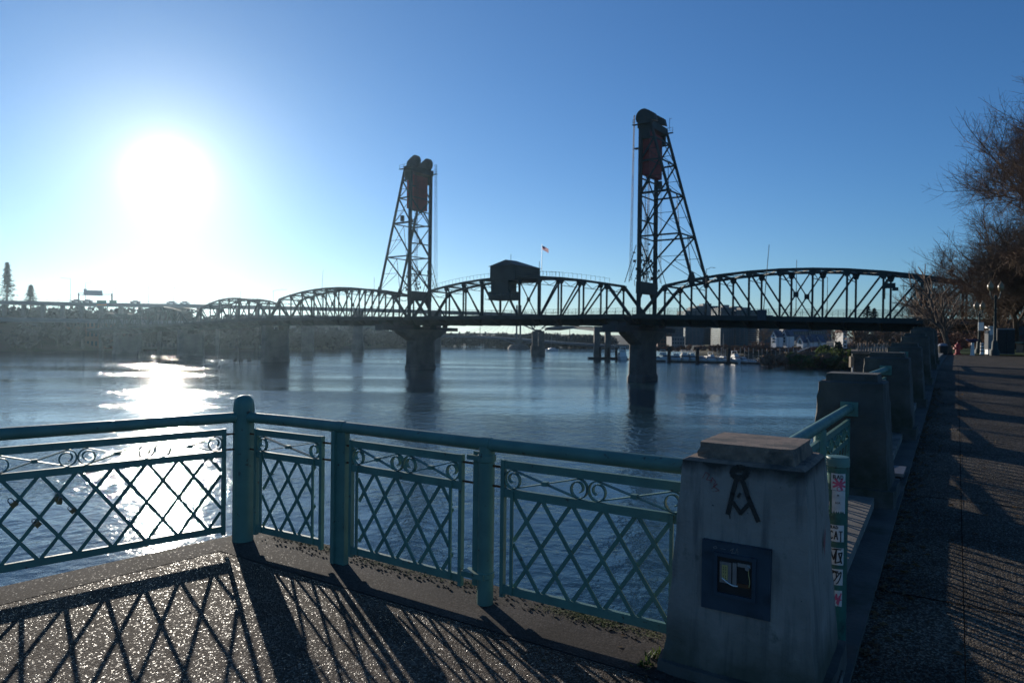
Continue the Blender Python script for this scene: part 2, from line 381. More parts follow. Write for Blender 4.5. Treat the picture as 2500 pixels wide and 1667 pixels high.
# bay floor: apron slab, border strip, joint
A_ = (-4.04, -.17)
floor_poly = [(.42, -9), (.42, .14), (-4.20, .14), (-4.44, -1.75), (-5.5, -6), (-6.0, -9)]
w2 = [nt(a, c) for a, c in floor_poly]
b = MB(); b.prism([(p.x, p.y) for p in reversed(w2)][::-1] if False else [(p.x, p.y) for p in w2], -1.2, -.012)
structure('bay_slab', b, 'ledge')
inner = [(.16, -9), (.16, -.50), (-3.94, -.46), (-4.10, -1.9), (-5.15, -6), (-5.6, -9)]
def sheet(poly, z, mat, name, kind='structure'):
    q = MB(); ps = [nt(a, c, z) for a, c in poly]; q.add(ps, [tuple(range(len(ps)))]); return structure(name, q, mat, kind=kind)
def ring(po, pi, z, mat, name):
    q = MB(); a = [nt(x, y, z) for x, y in po]; c = [nt(x, y, z) for x, y in pi]; n_ = len(a)
    q.add(a + c, [(i, i + 1, n_ + i + 1, n_ + i) for i in range(n_ - 1)]); return structure(name, q, mat)
ring(floor_poly, [(x + (-.012 if i in (0, 1) else .012 if i > 2 else .0), y + (.012 if i in (1, 2) else 0)) for i, (x, y) in enumerate(inner)], -.002, 'border', 'bay_border')
sheet(inner, -.004, 'floor', 'bay_floor')
sheet([(x * 1.003, y + .006) for x, y in inner], -.0085, 'joint', 'floor_joint')
# ledge under the pillars and railings, stepped with the pillars
b = MB()
for i in range(6):
    t0, t1 = (.14 if i == 0 else SP * i), SP * (i + 1)
    b.hexa([nt(-.55, t0, -3), nt(.24, t0, -3), nt(.24, t1, -3), nt(-.55, t1, -3)], [nt(-.55, t0, zl(t0)), nt(.24, t0, zl(t0)), nt(.24, t1, zl(t1)), nt(-.55, t1, zl(t1))])
b.hexa([nt(-.55, SP * 6, -3), nt(.24, SP * 6, -3), nt(.24, 110, -3), nt(-.55, 110, -3)], [nt(-.55, SP * 6, 1), nt(.24, SP * 6, 1), nt(.24, 110, 1), nt(-.55, 110, 1)])
structure('ledge', b, 'ledge')
b = MB(); tt = [.14] + [SP * i for i in range(1, 7)] + [110]
for i in range(len(tt) - 1):
    t0, t1 = tt[i], tt[i + 1]
    b.hexa([nt(.24, t0, -3), nt(.44, t0, -3), nt(.44, t1, -3), nt(.24, t1, -3)], [nt(.24, t0, zl(t0) - .095), nt(.44, t0, zl(t0) - .095), nt(.44, t1, zl(t1) - .095), nt(.24, t1, zl(t1) - .095)])
structure('kerb', b, 'conc_old')
b = MB()
for k in range(9):
    t = -1.2 + k * 2.9
    b.add([nt(.445, t, zl(t) - .126), nt(9, t - .05, zl(t) - .126), nt(9, t - .035, zl(t) - .126), nt(.445, t + .015, zl(t) - .126)], [(0, 1, 2, 3)])
for n_ in (.95, 3.4):
    for i in range(6):
        t0, t1 = (-4 if i == 0 else SP * i), SP * (i + 1)
        b.add([nt(n_, t0, zl(t0) - .1255), nt(n_ + .006, t0, zl(t0) - .1255), nt(n_ + .006, t1, zl(t1) - .1255), nt(n_, t1, zl(t1) - .1255)], [(0, 1, 2, 3)])
structure('pavement_joint', b, 'joint')
b = MB(); b.hexa([nt(-.9, -30, -10), nt(.3, -30, -10), nt(.3, 105, -10), nt(-.9, 105, -10)], [nt(-.5, -30, -1.3), nt(.3, -30, -1.3), nt(.3, 105, -.9), nt(-.5, 105, -.9)])
single('seawall', b, 'conc_old', 'old concrete river wall below the promenade and its pillars', 'seawall')
# park ground and lawn beyond the promenade
b = MB(); b.prism([(p.x, p.y) for p in (nt(20, -14), nt(20, 110), nt(.3, 110), nt(1, 320), nt(400, 320), nt(400, -14))][::-1], -2, .8)
structure('park_ground', b, 'bank')
b = MB(); lp = [xy(2238, 47, .93), xy(2560, 41, .93), xy(2900, 60, .93), xy(2900, 110, 1.0), xy(2310, 105, 1.0)]; b.add(lp, [tuple(range(len(lp)))])
structure('lawn', b, 'grass')

# east bank, far bank, west bank
def bank(name, shore, inland, mat, z0=-9.0, z1=-4.5, z2=1.0, mid=.25):
    q = MB(); n_ = len(shore)
    for k, (fr, z) in enumerate(((-.02, z0), (.03, WATER + .6), (mid, z1), (1.0, z2))):
        for a, c in zip(shore, inland):
            j = random.uniform(-.5, .5) if 0 < k < 3 else 0
            p = Vector(a).lerp(Vector(c), fr); q.v.append(Vector((p.x, p.y, z + j)))
    for k in range(3):
        for i in range(n_ - 1): q.f.append((k * n_ + i, k * n_ + i + 1, (k + 1) * n_ + i + 1, (k + 1) * n_ + i))
    return structure(name, q, mat, smooth=True)
E0 = Vector((-205, 323, 0)); 
esh = [E0 + U * t for t in range(-420, 261, 40)]; ein = [p - N * 500 for p in esh]
bank('east_bank', [tuple(p) for p in esh], [tuple(p) for p in ein], 'bank', z1=9.5, z2=16, mid=.1)
fsh = [(-65, 535, 0), (-70, 600, 0), (-40, 640, 0), (0, 650, 0), (40, 640, 0), (70, 600, 0), (100, 560, 0), (120, 500, 0)]
fin = [(-500, 900, 0), (-300, 1100, 0), (-100, 1200, 0), (0, 1200, 0), (150, 1200, 0), (300, 1100, 0), (450, 900, 0), (600, 700, 0)]
bank('far_bank', fsh, fin, 'bank', z2=6, mid=.06)
wsh = [nt(-.3, 100), (104, 200, 0), (112, 235, 0), (126, 275, 0), (134, 330, 0), (138, 400, 0), (130, 470, 0), (118, 505, 0)]
win = [(420, 150, 0), (450, 200, 0), (470, 235, 0), (480, 275, 0), (490, 330, 0), (500, 400, 0), (520, 470, 0), (540, 520, 0)]
bank('west_bank', [tuple(p) for p in wsh], win, 'bank', z1=-1.5, z2=3, mid=.045)
b = MB(); b.add([(-2500, 900, -1), (2500, 900, -1), (2500, 1500, 0), (-2500, 1500, 0), (-2500, 2600, 3), (2500, 2600, 3)], [(0, 1, 2, 3), (3, 2, 5, 4)])
structure('far_hills', b, 'wood_far')

# ------------------------------------------------------------------ railings
def spiral(cx, cz, r, a0, turns, ccw=1, r1=.42):
    """points in the panel plane from the outer end (radius r at angle a0) coiling in"""
    pts = []; n_ = int(18 * turns)
    for i in range(n_ + 1):
        k = i / n_; a = a0 + ccw * 2 * math.pi * turns * k; rr = r * (1 - (1 - r1) * max(0, (k - .35) / .65))
        pts.append((cx + rr * math.cos(a), cz + rr * math.sin(a)))
    return pts
def rail_panel(root, p0, p1, z0, inset0, inset1, period=.20, phase=.0, tops=(.90, .725, .12), scroll_units=None, second=True, world=True):
    """one bay of railing from p0 to p1: flat bars, frieze of scrolls, diagonal lattice; every bar a part"""
    p0, p1 = Vector(p0), Vector(p1); L = (p1 - p0).length; e = (p1 - p0) / L; m = e.cross(UP)
    e = Vector((e.x, e.y, e.z))
    def Q(t, z, d=0.0): return p0 + e * t + UP * (z0 + z) + m * d
    def P(name, mb, mat='rail', sm=False): return part(name, mb, mat, root, sm, world)
    za, zb, zc = tops
    a, c = inset0, L - inset1
    for nm, z in (('top_bar', za), ('middle_bar', zb), ('bottom_bar', zc)):
        P(nm, MB().bar(Q(a - .015, z), Q(c + .015, z), .052, .026, UP))
    for t in (a, c):
        P('upright', MB().bar(Q(t, zc - .05, .0), Q(t, za + .028, .0), .026, .034, e))
    l0, l1 = (a + .075, c - .075) if second else (a + .02, c - .02)
    if second:
        for t in (l0, l1): P('lattice_upright', MB().bar(Q(t, zc - .02, .02), Q(t, zb + .02, .02), .02, .012, e))
    for z in (za - .02, zb + .03):            # bolts where the bars meet the posts
        for t in (a - .045, c + .045): P('bolt', MB().tube([Q(t - .05, z), Q(t + .05, z)], .008, 6), 'rust')
    zt, zd = zb - .026, zc + .026; H = zt - zd; W_ = 2 * period
    t = l0 + phase - W_
    while t < l1 + .001:
        for sgn, off in ((1, .006), (-1, -.006)):
            ta, tb = (t, t + W_) if sgn == 1 else (t + W_, t)     # ta at top, tb at bottom
            k0, k1 = 0.0, 1.0
            for lim, lo in ((l0, True), (l1, False)):
                f0, f1 = ta, tb
                if lo:
                    if f0 < lim: k0 = max(k0, (lim - f0) / (f1 - f0))
                    if f1 < lim: k1 = min(k1, (lim - f0) / (f1 - f0))
                else:
                    if f0 > lim: k0 = max(k0, (lim - f0) / (f1 - f0))
                    if f1 > lim: k1 = min(k1, (lim - f0) / (f1 - f0))
            if k1 - k0 > .08:
                q0 = Q(ta + (tb - ta) * k0, zt + .02 - (H + .04) * k0, off); q1 = Q(ta + (tb - ta) * k1, zt + .02 - (H + .04) * k1, off)
                P('lattice_bar', MB().bar(q0, q1, .008, .024, m))
        t += period
    # frieze
    fz0, fz1 = zb + .026, za - .026; r = (fz1 - fz0) / 2 - .004; zc_ = (fz0 + fz1) / 2
    nu = scroll_units or max(1, round((c - a) / (2.1 * period))); ul = (c - a - .02) / nu
    def ribbon(pts):
        q = MB()
        for i in range(len(pts)):
            d = Vector((pts[min(i + 1, len(pts) - 1)][0] - pts[max(i - 1, 0)][0], pts[min(i + 1, len(pts) - 1)][1] - pts[max(i - 1, 0)][1], 0)).normalized()
            nx, nz = -d.y * .0035, d.x * .0035
            for s0, s1 in ((1, -.013), (1, .013), (-1, .013), (-1, -.013)):
                q.v.append(Q(pts[i][0] + nx * s0, pts[i][1] + nz * s0, s1))
        for i in range(len(pts) - 1):
            for k in range(4): q.f.append((i * 4 + k, i * 4 + (k + 1) % 4, i * 4 + 4 + (k + 1) % 4, i * 4 + 4 + k))
        q.f += [(3, 2, 1, 0), tuple(len(pts) * 4 - 4 + k for k in range(4))]
        return q
    for u in range(nu):
        x0 = a + .01 + u * ul + r + .004; x1 = a + .01 + (u + 1) * ul - r - .004
        if nu > 1 or True:
            s1 = spiral(x0, zc_, r, math.pi / 2, 1.45, 1, .38)                # leaves at the top of the left scroll
            P('scroll', ribbon(list(reversed(s1)) + [(x1, zc_ - r)]))
            s2 = spiral(x1, zc_, r, math.pi / 2, 1.45, -1, .38)
            P('scroll', ribbon(list(reversed(s2)) + [(x0, zc_ - r)]))
        P('collar', MB().box(Q((x0 + x1) / 2, zc_), (.035, .034, .026), (e, m, UP)))

HR = 1.012                                   # handrail axis height
A = nt(-4.04, -.17); Bp = nt(-2.95, -.13); Cp = nt(-1.62, -.16); Dp = nt(-.30, -.15)
Lp = nt(-4.47, -1.92); Lq = nt(-5.05, -4.3)
river_rail = thing('railing', 'teal railing bay with three latticed panels between the rounded corner post and the graffitied pillar', 'railing', tuple(Cp))
left_rail = thing('railing', 'teal railing hung with padlocks, running left from the rounded corner post across the glitter', 'railing', tuple(Lp))
# handrails
def hrail(root, pts, z=HR, r=.043):
    part('handrail', MB().tube([Vector((p[0], p[1], z + (p[2] if len(p) > 2 else 0))) for p in pts], r, 14), 'rail', root, True, True)
hrail(river_rail, [A, A.lerp(Bp, .5) + U * .02, Bp]); hrail(river_rail, [Bp + N * .012, Cp]); hrail(river_rail, [Cp + N * .008, Dp + N * .06], r=.044)
for p in (Bp, Cp):
    part('rail_joint', MB().tube([p - N * .03 + UP * HR, p + N * .035 + UP * HR], .047, 14), 'rail', river_rail, True, True)
hrail(left_rail, [A, Lp]); hrail(left_rail, [Lp, Lq])
# posts
b = MB().lathe(A, [(.083, -.05), (.083, 1.10), (.081, 1.125), (.072, 1.155), (.052, 1.178), (.024, 1.19), (.004, 1.192)], 24)
corner = single('corner_post', b, 'rail', 'thick round teal corner post with a domed top where the two railings meet', 'post', smooth=True)
b = MB().box(Bp + UP * .47, (.12, .05, 1.02), (N, U, UP)); part('post', b, 'rail', river_rail, False, True)
b = MB().box(Bp - U * .035 - N * .045 + UP * .49, (.035, .022, .98), (N, U, UP)); part('post_strip', b, 'rail', river_rail, False, True)
b = MB().lathe(Cp, [(.052, -.05), (.052, .16), (.058, .165), (.058, .20), (.052, .205), (.052, .90), (.06, .905), (.06, .945), (.052, .95), (.052, 1.0)], 18)
part('post', b, 'rail', river_rail, True, True)
part('post_strip', MB().box(Cp - N * .075 + UP * .53, (.045, .02, .86), (N, U, UP)), 'rail', river_rail, False, True)
part('clamp', MB().box(Cp - N * .06 - U * .02 + UP * .18, (.17, .09, .035), (N, U, UP)), 'rail', river_rail, False, True)
part('clamp', MB().box(Cp - N * .05 + UP * .925, (.15, .09, .03), (N, U, UP)), 'rail', river_rail, False, True)
for p in (Lp,):
    part('post', MB().lathe(p, [(.05, -.05), (.05, 1.0)], 16), 'rail', left_rail, True, True)
rail_panel(river_rail, A, Bp, 0, .16, .20, .205, .19, scroll_units=1)
rail_panel(river_rail, Bp, Cp, 0, .11, .20, .205, .16, scroll_units=2)
rail_panel(river_rail, Cp, Dp, 0, .13, .02, .205, .20, scroll_units=2)
rail_panel(left_rail, A, Lp, 0, .16, .10, .225, .10, scroll_units=3, second=False)
rail_panel(left_rail, Lp, Lq, 0, .10, .10, .225, .10, scroll_units=4, second=False)

# the railings between the pillars of the wall: one built, the rest copied one step further
wall_rail = thing('railing', 'teal railing in shadow between the graffitied pillar and the second pillar', 'railing', tuple(nt(0, SP / 2, .05)), group='railings between the wall pillars')
a_, c_ = nt(0, .33), nt(0, SP - .33)
hrail(wall_rail, [a_, c_], 1.03)
part('end_plate', MB().box(c_ + UP * 1.02 - U * .02, (.16, .03, .14), (N, U, UP)), 'rail', wall_rail, False, True)
mid_ = a_.lerp(c_, .5)
part('post', MB().lathe(mid_, [(.045, .0), (.045, 1.0)], 12), 'rail', wall_rail, True, True)
rail_panel(wall_rail, a_, mid_, 0, .08, .10, .205, .12, scroll_units=4)
rail_panel(wall_rail, mid_, c_, 0, .10, .08, .205, .12, scroll_units=4)
ordw = ['second', 'third', 'fourth', 'fifth', 'sixth', 'seventh']
for i in range(1, 6):
    dup(wall_rail, tuple(nt(0, SP / 2 + SP * i, .05 + ZP[i] + .04)), None, 'teal railing in shadow between the %s and the %s pillar of the wall' % (ordw[i - 1], ordw[i]))

# padlocks hanging on the left lattice
def padlock(p, label, tilt, s=1.0):
    o = thing('padlock', label, 'padlock', tuple(p), 0, 'padlocks on the left railing')
    b = MB().box((0, 0, -.03 * s), (.045 * s, .02 * s, .038 * s)); part('lock_body', b, 'brass', o)
    pts = [(.015 * s * math.cos(t), 0, .006 * s + .02 * s * math.sin(t)) for t in [math.pi * k / 8 for k in range(9)]]
    part('shackle', MB().tube([(.015 * s, 0, -.012 * s)] + pts + [(-.015 * s, 0, -.012 * s)], .004 * s, 6), 'metal', o, True)
    o.rotation_euler = (0, R(tilt), math.atan2(Lp.y - A.y, Lp.x - A.x)); return o
eL = (Lp - A).normalized()
def onleft(px, py):
    r = ray(px, py); nrm = Vector((eL.y, -eL.x, 0)); k = (A - Vector((0, 0, EYE))).dot(nrm) / r.dot(nrm); return Vector((0, 0, EYE)) + r * k
vw = Vector((.3, -.95, 0)) * .02
padlock(onleft(142, 1208) + vw, 'brass padlock clipped at the upper lattice crossing, biggest of the three on the right', 12, .85)
padlock(onleft(151, 1216) + vw * 1.6, 'brass padlock hanging below and touching the biggest padlock', -15, .7)
padlock(onleft(174, 1240) + vw, 'thin padlock hanging low on the diagonal bar, rightmost of them', 40, .75)
padlock(onleft(30, 1222) + vw, 'stout padlock on the lattice crossing nearest the left picture edge', 35, .9)
padlock(onleft(88, 1272) + vw, 'padlock on the lower lattice crossing left of the paired locks', 40, .85)

# ------------------------------------------------------------------ pillars
def rough_frustum(h0, h1, z0, z1, nx=8, nz=10, amp=.004, edge=.009, seed=1, step=None):
    rnd = random.Random(seed); q = MB(); ringn = nx * 4
    def pt(k, z, h):
        side, i = divmod(k, nx); f = -1 + 2 * i / nx
        x, y = ((f, -1), (1, f), (-f, 1), (-1, -f))[side]; corner_ = i == 0
        d = rnd.uniform(-amp, amp) - (rnd.uniform(0, edge) if corner_ else 0)
        return Vector((x * (h + d), y * (h + d), z))
    for j in range(nz + 1):
        z = z0 + (z1 - z0) * j / nz; h = h0 + (h1 - h0) * j / nz
        for k in range(ringn): q.v.append(pt(k, z, h))
    for j in range(nz):
        for k in range(ringn): q.f.append((j * ringn + k, j * ringn + (k + 1) % ringn, (j + 1) * ringn + (k + 1) % ringn, (j + 1) * ringn + k))
    q.f.append(tuple(reversed(range(ringn)))); q.f.append(tuple(nz * ringn + k for k in range(ringn)))
    return q
names = ['white painted concrete pillar with black compass graffiti and an open outlet box, nearest on the wall',
         'second pillar from the camera, dark stepped concrete with the handrail ending on its face',
         'third pillar along the wall, dark concrete just behind the second one',
         'fourth pillar along the wall counting from the graffitied one', 'fifth pillar along the wall counting from the graffitied one',
         'sixth pillar along the wall, smaller in the distance below the bridge deck', 'farthest pillar of the wall, its cap against the bridge deck']
for i in range(7):
    p = nt(0, SP * i, ZP[i] if i < 6 else 1.0)
    o = thing('wall_pillar', names[i], 'pillar', tuple(p), RZ, 'concrete pillars along the river wall')
    mt = 'paint_conc' if i == 0 else 'conc_old'
    a = .004 if i == 0 else .007
    part('shaft', rough_frustum(.37, .302, 0, 1.075, 8, 14, a * .6, .010 if i == 0 else .02, i + 3), mt, o)
    part('shoulder', rough_frustum(.300, .275, 1.075, 1.089, 8, 1, .002, .006, i + 13), mt if i else 'cap', o)
    part('cap', rough_frustum(.245, .232, 1.089, 1.165, 8, 3, .002, .012, i + 23), 'cap' if i == 0 else 'conc_old', o)
    part('plinth', rough_frustum(.42, .41, -.3, .05, 6, 1, .008, .02, i + 33), 'conc_old', o)
    if i == 0: pil = o

# front face of the near pillar in its local frame: y = -(half width), tapering
def ff(x, z): # point on the front face, slightly proud
    h = .37 + (.302 - .37) * z / 1.075; return Vector((x * 1.0, -h, z))
def face_at(px, py):
    """where the photo pixel falls on the pillar's front face, in the pillar's local x,z"""
    r = ray(px, py); inv = Matrix.Rotation(-RZ, 3, 'Z'); o_ = inv @ (Vector((0, 0, EYE)) - P1); d_ = inv @ r
    # plane y = -(.37 - .0633 z)
    k = (-.37 - o_.y + .06326 * o_.z) / (d_.y - .06326 * d_.z); q = o_ + d_ * k; return q
def stroke(mb, pts, w, th=.0012, off=.0045, jitter=0.0):
    pts = [Vector(p) for p in pts]
    for a, c in zip(pts[:-1], pts[1:]):
        dirx = (c - a).normalized(); nrm = Vector((0, -1, .063)).normalized(); sd = dirx.cross(nrm)
        a2 = a - dirx * w * .3; c2 = c + dirx * w * .3
        q = [a2 + sd * w / 2, a2 - sd * w / 2, c2 - sd * w / 2, c2 + sd * w / 2]
        mb.add([p + nrm * off for p in q] + [p + nrm * (off + th) for p in q], [(0, 1, 2, 3), (7, 6, 5, 4), (0, 4, 5, 1), (1, 5, 6, 2), (2, 6, 7, 3), (3, 7, 4, 0)])
def pathpx(pts): return [face_at(x, y) for x, y in pts]
g = MB()
circ = [(1806 + 17 * math.cos(t), 1153 + 13 * math.sin(t)) for t in [2 * math.pi * k / 14 for k in range(15)]]
stroke(g, pathpx(circ), .027); stroke(g, pathpx([(1798, 1150), (1806, 1148)]), .012, off=.0049)
stroke(g, pathpx([(1800, 1165), (1789, 1205), (1778, 1252)]), .022, off=.0052)
stroke(g, pathpx([(1811, 1165), (1828, 1215), (1851, 1270)]), .022, off=.0058)
stroke(g, pathpx([(1791, 1226), (1809, 1252), (1830, 1228)]), .019, off=.0064)
stroke(g, pathpx([(1803, 1212), (1808, 1204)]), .012, off=.0064)
stroke(g, pathpx([(1782, 1252), (1783, 1265)]), .004, off=.0046)
gr = part('graffiti', g, 'spray', pil); gr['label'] = 'black spray painted compass symbol with a ring on top'
g = MB()
for ln in ([(1716, 1166), (1724, 1152), (1733, 1158), (1725, 1170), (1740, 1172)], [(1736, 1178), (1740, 1165), (1748, 1176), (1742, 1182)], [(1738, 1192), (1752, 1180), (1742, 1186), (1756, 1196), (1746, 1199)]):
    stroke(g, pathpx(ln), .0022)
sg = part('scribble', g, 'spray_red', pil); sg['label'] = 'thin red scribbled tag'
g = MB()
for px_, y0_, y1_, w_ in ((2010, 1290, 1365, .012), (2012, 1272, 1330, .006), (2008, 1300, 1345, .008)):
    inv = Matrix.Rotation(-RZ, 3, 'Z'); o_ = inv @ (Vector((0, 0, EYE)) - P1); pp = []
    for py_ in (y0_, (y0_ + y1_) / 2, y1_):
        d_ = inv @ ray(px_, py_); k = (.37 - o_.x - .06326 * o_.z) / (d_.x + .06326 * d_.z); pp.append(o_ + d_ * k)
    nx = Vector((1, 0, .063)).normalized()
    for (a0, c0, wa, wc) in ((pp[0], pp[1], .15, 1), (pp[1], pp[2], 1, .1)):
        g.add([a0 + Vector((0, -w_ * wa, 0)) + nx * .007, a0 + Vector((0, w_ * wa, 0)) + nx * .007, c0 + Vector((0, w_ * wc, 0)) + nx * .007, c0 + Vector((0, -w_ * wc, 0)) + nx * .007], [(0, 1, 2, 3)])
rs = part('red_streak', g, 'spray_red', pil); rs['label'] = 'red spray streak on the side face'
# outlet box: steel plate frame with an open recess, sockets and wires inside
bx0, bz1 = face_at(1719, 1314).x, face_at(1719, 1312).z; bx1 = face_at(1886, 1330).x; bz0 = face_at(1713, 1478).z
ix0, ix1 = face_at(1757, 1360).x, face_at(1841, 1370).x; iz1, iz0 = face_at(1795, 1358).z, face_at(1795, 1448).z
yf = -.37 + .0633 * bz0 - .012; yb = yf + .022
def bbox(x0, x1, z0, z1, y0, y1): return MB().box(((x0 + x1) / 2, (y0 + y1) / 2, (z0 + z1) / 2), (x1 - x0, y1 - y0, z1 - z0))
fr = part('outlet_box', bbox(bx0, ix0, bz0, bz1, yf, yb + .03).box(((bx1 + ix1) / 2, (yf + yb + .03) / 2, (bz0 + bz1) / 2), (bx1 - ix1, yb + .03 - yf, bz1 - bz0))
          .box(((ix0 + ix1) / 2, (yf + yb + .03) / 2, (bz1 + iz1) / 2), (ix1 - ix0, yb + .03 - yf, bz1 - iz1)).box(((ix0 + ix1) / 2, (yf + yb + .03) / 2, (bz0 + iz0) / 2), (ix1 - ix0, yb + .03 - yf, iz0 - bz0)), 'plate', pil)
fr['label'] = 'dark blue steel plate with a square opening'
yo = yf - .004; yi = yf - .001
part('inner_back', bbox(ix0, ix1, iz0, iz1, yf - .0008, yf + .002), 'black', fr)
rim = MB()
for (xa, xb, za, zb) in ((ix0 - .018, ix0, iz0 - .018, iz1 + .018), (ix1, ix1 + .018, iz0 - .018, iz1 + .018), (ix0, ix1, iz1, iz1 + .018), (ix0, ix1, iz0 - .018, iz0)):
    rim.box(((xa + xb) / 2, yf - .006, (za + zb) / 2), (xb - xa, .014, zb - za))
part('rim', rim, 'plate', fr)
iw, ih = ix1 - ix0, iz1 - iz0
def IN(u0, u1, v0, v1, mat, name, dy=.004): return part(name, bbox(ix0 + iw * u0, ix0 + iw * u1, iz0 + ih * v0, iz0 + ih * v1, yf - .002 - dy, yf - .0006), mat, fr)
IN(.06, .40, .28, .86, 'metal', 'socket_plate', .003)
IN(.13, .30, .38, .78, 'cream', 'socket', .007)
IN(.44, .56, .25, .88, 'metal', 'divider', .006)
IN(.58, .95, .80, .90, 'metal', 'bracket', .005); IN(.58, .94, .24, .34, 'rust', 'terminal_strip', .004)
part('wire', MB().tube([(ix0 + iw * (.14 + .46 * k / 8), yf - .012, iz0 + ih * (.42 - .16 * math.sin(k / 8 * math.pi * .62))) for k in range(9)], .003, 6), 'white', fr, True)
part('wire', MB().tube([(ix0 + iw * (.92 + .02 * math.sin(k)), yf - .010, iz0 + ih * (.3 + .5 * k / 6)) for k in range(7)], .0022, 6), 'cream', fr, True)
part('knob', MB().tube([(ix0 + iw * .87, yf - .004, iz0 + ih * .80), (ix0 + iw * .87, yf - .018, iz0 + ih * .80)], .010, 12), 'metal', fr)
slots = MB()
for v in (.72, .66, .58, .48, .42):
    for u in (.18, .245): slots.box((ix0 + iw * u, yf - .0095, iz0 + ih * v), (.003, .0015, .006))
part('slots', slots, 'black', fr)
g = MB()
for ln in ([(1746, 1331), (1752, 1329), (1756, 1333), (1748, 1334), (1746, 1331)], [(1764, 1334), (1776, 1337)], [(1786, 1340), (1796, 1334), (1790, 1346), (1800, 1345), (1804, 1334), (1806, 1348)]):
    q = [face_at(x, y) for x, y in ln]; stroke(g, [Vector((v.x, yf, v.z)) for v in q], .0016, off=.001)
part('scratches', g, 'metal', fr)

# ------------------------------------------------------------------ green post with stickers beside the near pillar
pp_ = xy(2050, 4.08, .02); PR = .058
post = thing('sticker_post', 'round green post with a flat cap covered in torn stickers behind the graffitied pillar', 'post', tuple(pp_))
part('pole', MB().lathe((0, 0, 0), [(PR, -.1), (PR, .94)], 28), 'post_green', post, True)
part('post_cap', MB().lathe((0, 0, 0), [(PR + .001, .94), (PR + .007, .945), (PR + .007, .99), (PR + .002, 1.0), (.02, 1.004)], 28), 'rail', post, True)
view_a = math.atan2(-pp_.y, -pp_.x)          # direction from the post to the camera
def cyl(u, z, off):                           # u metres round the post from the middle of the visible side, to the right
    a = view_a + u / PR; return Vector(((PR + off) * math.cos(a), (PR + off) * math.sin(a), z))
def sticker(z0, z1, u0, u1, mat='sticker', name='sticker', torn=0.0, label=None):
    q = MB(); n_ = 12; rnd = random.Random(int(z0 * 1000))
    for i in range(n_ + 1):
        u = u0 + (u1 - u0) * i / n_; q.v.append(cyl(u, z0 + rnd.uniform(0, torn), .0012)); q.v.append(cyl(u, z1, .0012))
    for i in range(n_): q.f.append((2 * i, 2 * i + 2, 2 * i + 3, 2 * i + 1))
    o = part(name, q, mat, post, True)
    if label: o['label'] = label
    return o
def zpx(py): # height on the post for a photo row
    return atz(2050, py, 0) and (Vector((0, 0, EYE)) + ray(2050, py) * 4.02).z - pp_.z
def ink(par, lines, w, mat, off=.0022):
    q = MB()
    for ln in lines:
        for (u0, z0), (u1, z1) in zip(ln[:-1], ln[1:]):
            d = Vector((u1 - u0, z1 - z0, 0)); 
            if d.length < 1e-6: continue
            d.normalize(); s_ = Vector((-d.y, d.x, 0)) * w / 2; k = max(1, int(abs(u1 - u0) / .012) + 1)
            for i in range(k):
                a0, a1 = i / k, (i + 1) / k
                c0 = (u0 + (u1 - u0) * a0 - (d.x * w * .25 if i == 0 else 0), z0 + (z1 - z0) * a0 - (d.y * w * .25 if i == 0 else 0)); c1 = (u0 + (u1 - u0) * a1 + (d.x * w * .25 if i == k - 1 else 0), z0 + (z1 - z0) * a1 + (d.y * w * .25 if i == k - 1 else 0))
                q.add([cyl(c0[0] + s_.x, c0[1] + s_.y, off), cyl(c0[0] - s_.x, c0[1] - s_.y, off), cyl(c1[0] - s_.x, c1[1] - s_.y, off), cyl(c1[0] + s_.x, c1[1] + s_.y, off)], [(0, 1, 2, 3)])
    p = link('lettering', mesh('lettering', q), M[mat], par); return p
GL = {'B': [[(0, 0), (0, 1), (.6, .9), (.6, .6), (0, .5), (.7, .35), (.7, .08), (0, 0)]], 'A': [[(0, 0), (.4, 1), (.8, 0)], [(.15, .38), (.68, .38)]],
      'D': [[(0, 0), (0, 1), (.6, .8), (.72, .4), (.5, .08), (0, 0)]], 'C': [[(.75, .85), (.4, 1), (.08, .7), (.05, .3), (.35, .0), (.75, .18)]],
      'T': [[(0, 1), (.85, 1)], [(.42, 1), (.45, 0), (.44, -.25)]], 'M': [[(0, 0), (.1, 1), (.4, .4), (.7, 1), (.8, 0)]], 'N': [[(0, 0), (.05, 1), (.7, 0), (.75, 1)]]}
def word(par, txt, u, z, h, wd, pen, mat='black'):
    L_ = []
    for i, ch in enumerate(txt):
        for ln in GL[ch]: L_.append([(u + wd * i * 1.15 + x * wd, z + y * h) for x, y in ln])
    return ink(par, L_, pen, mat)
def ZP_(py): return zpx(py)
rz = random.Random(4)
def scrawl(u0, u1, z0, z1, n_): 
    return [[(rz.uniform(u0, u1), rz.uniform(z0, z1)) for _ in range(rz.randint(3, 5))] for _ in range(n_)]
s1 = sticker(ZP_(1198), ZP_(1157), -.035, .045, label='white sticker with BAD in black over a pink star')
word(s1, 'BAD', -.022, ZP_(1170), .022, .017, .004)
def star(u, z, ru, rz_, w):
    return [[(u, z), (u + ru * math.cos(t), z + rz_ * math.sin(t))] for t in (.4, 1.1, 2.2, 2.9, 3.6, 5.2, 5.9)]
ink(s1, star(.010, ZP_(1183), .034, .036, .008), .012, 'pink')
ink(s1, [[(.010 + .012 * math.cos(t), ZP_(1194) + .012 * math.sin(t)) for t in [k * .7 for k in range(10)]]], .004, 'pink', .0027)
s2 = sticker(ZP_(1256), ZP_(1199), -.028, .045, torn=.02, label='torn white sticker with faint letters')
word(s2, 'M', .0, ZP_(1213), .012, .010, .002); word(s2, 'NA', -.008, ZP_(1231), .012, .012, .002)
s3 = sticker(ZP_(1324), ZP_(1283), -.043, .040, label='white sticker lettered BAD CAT in black')
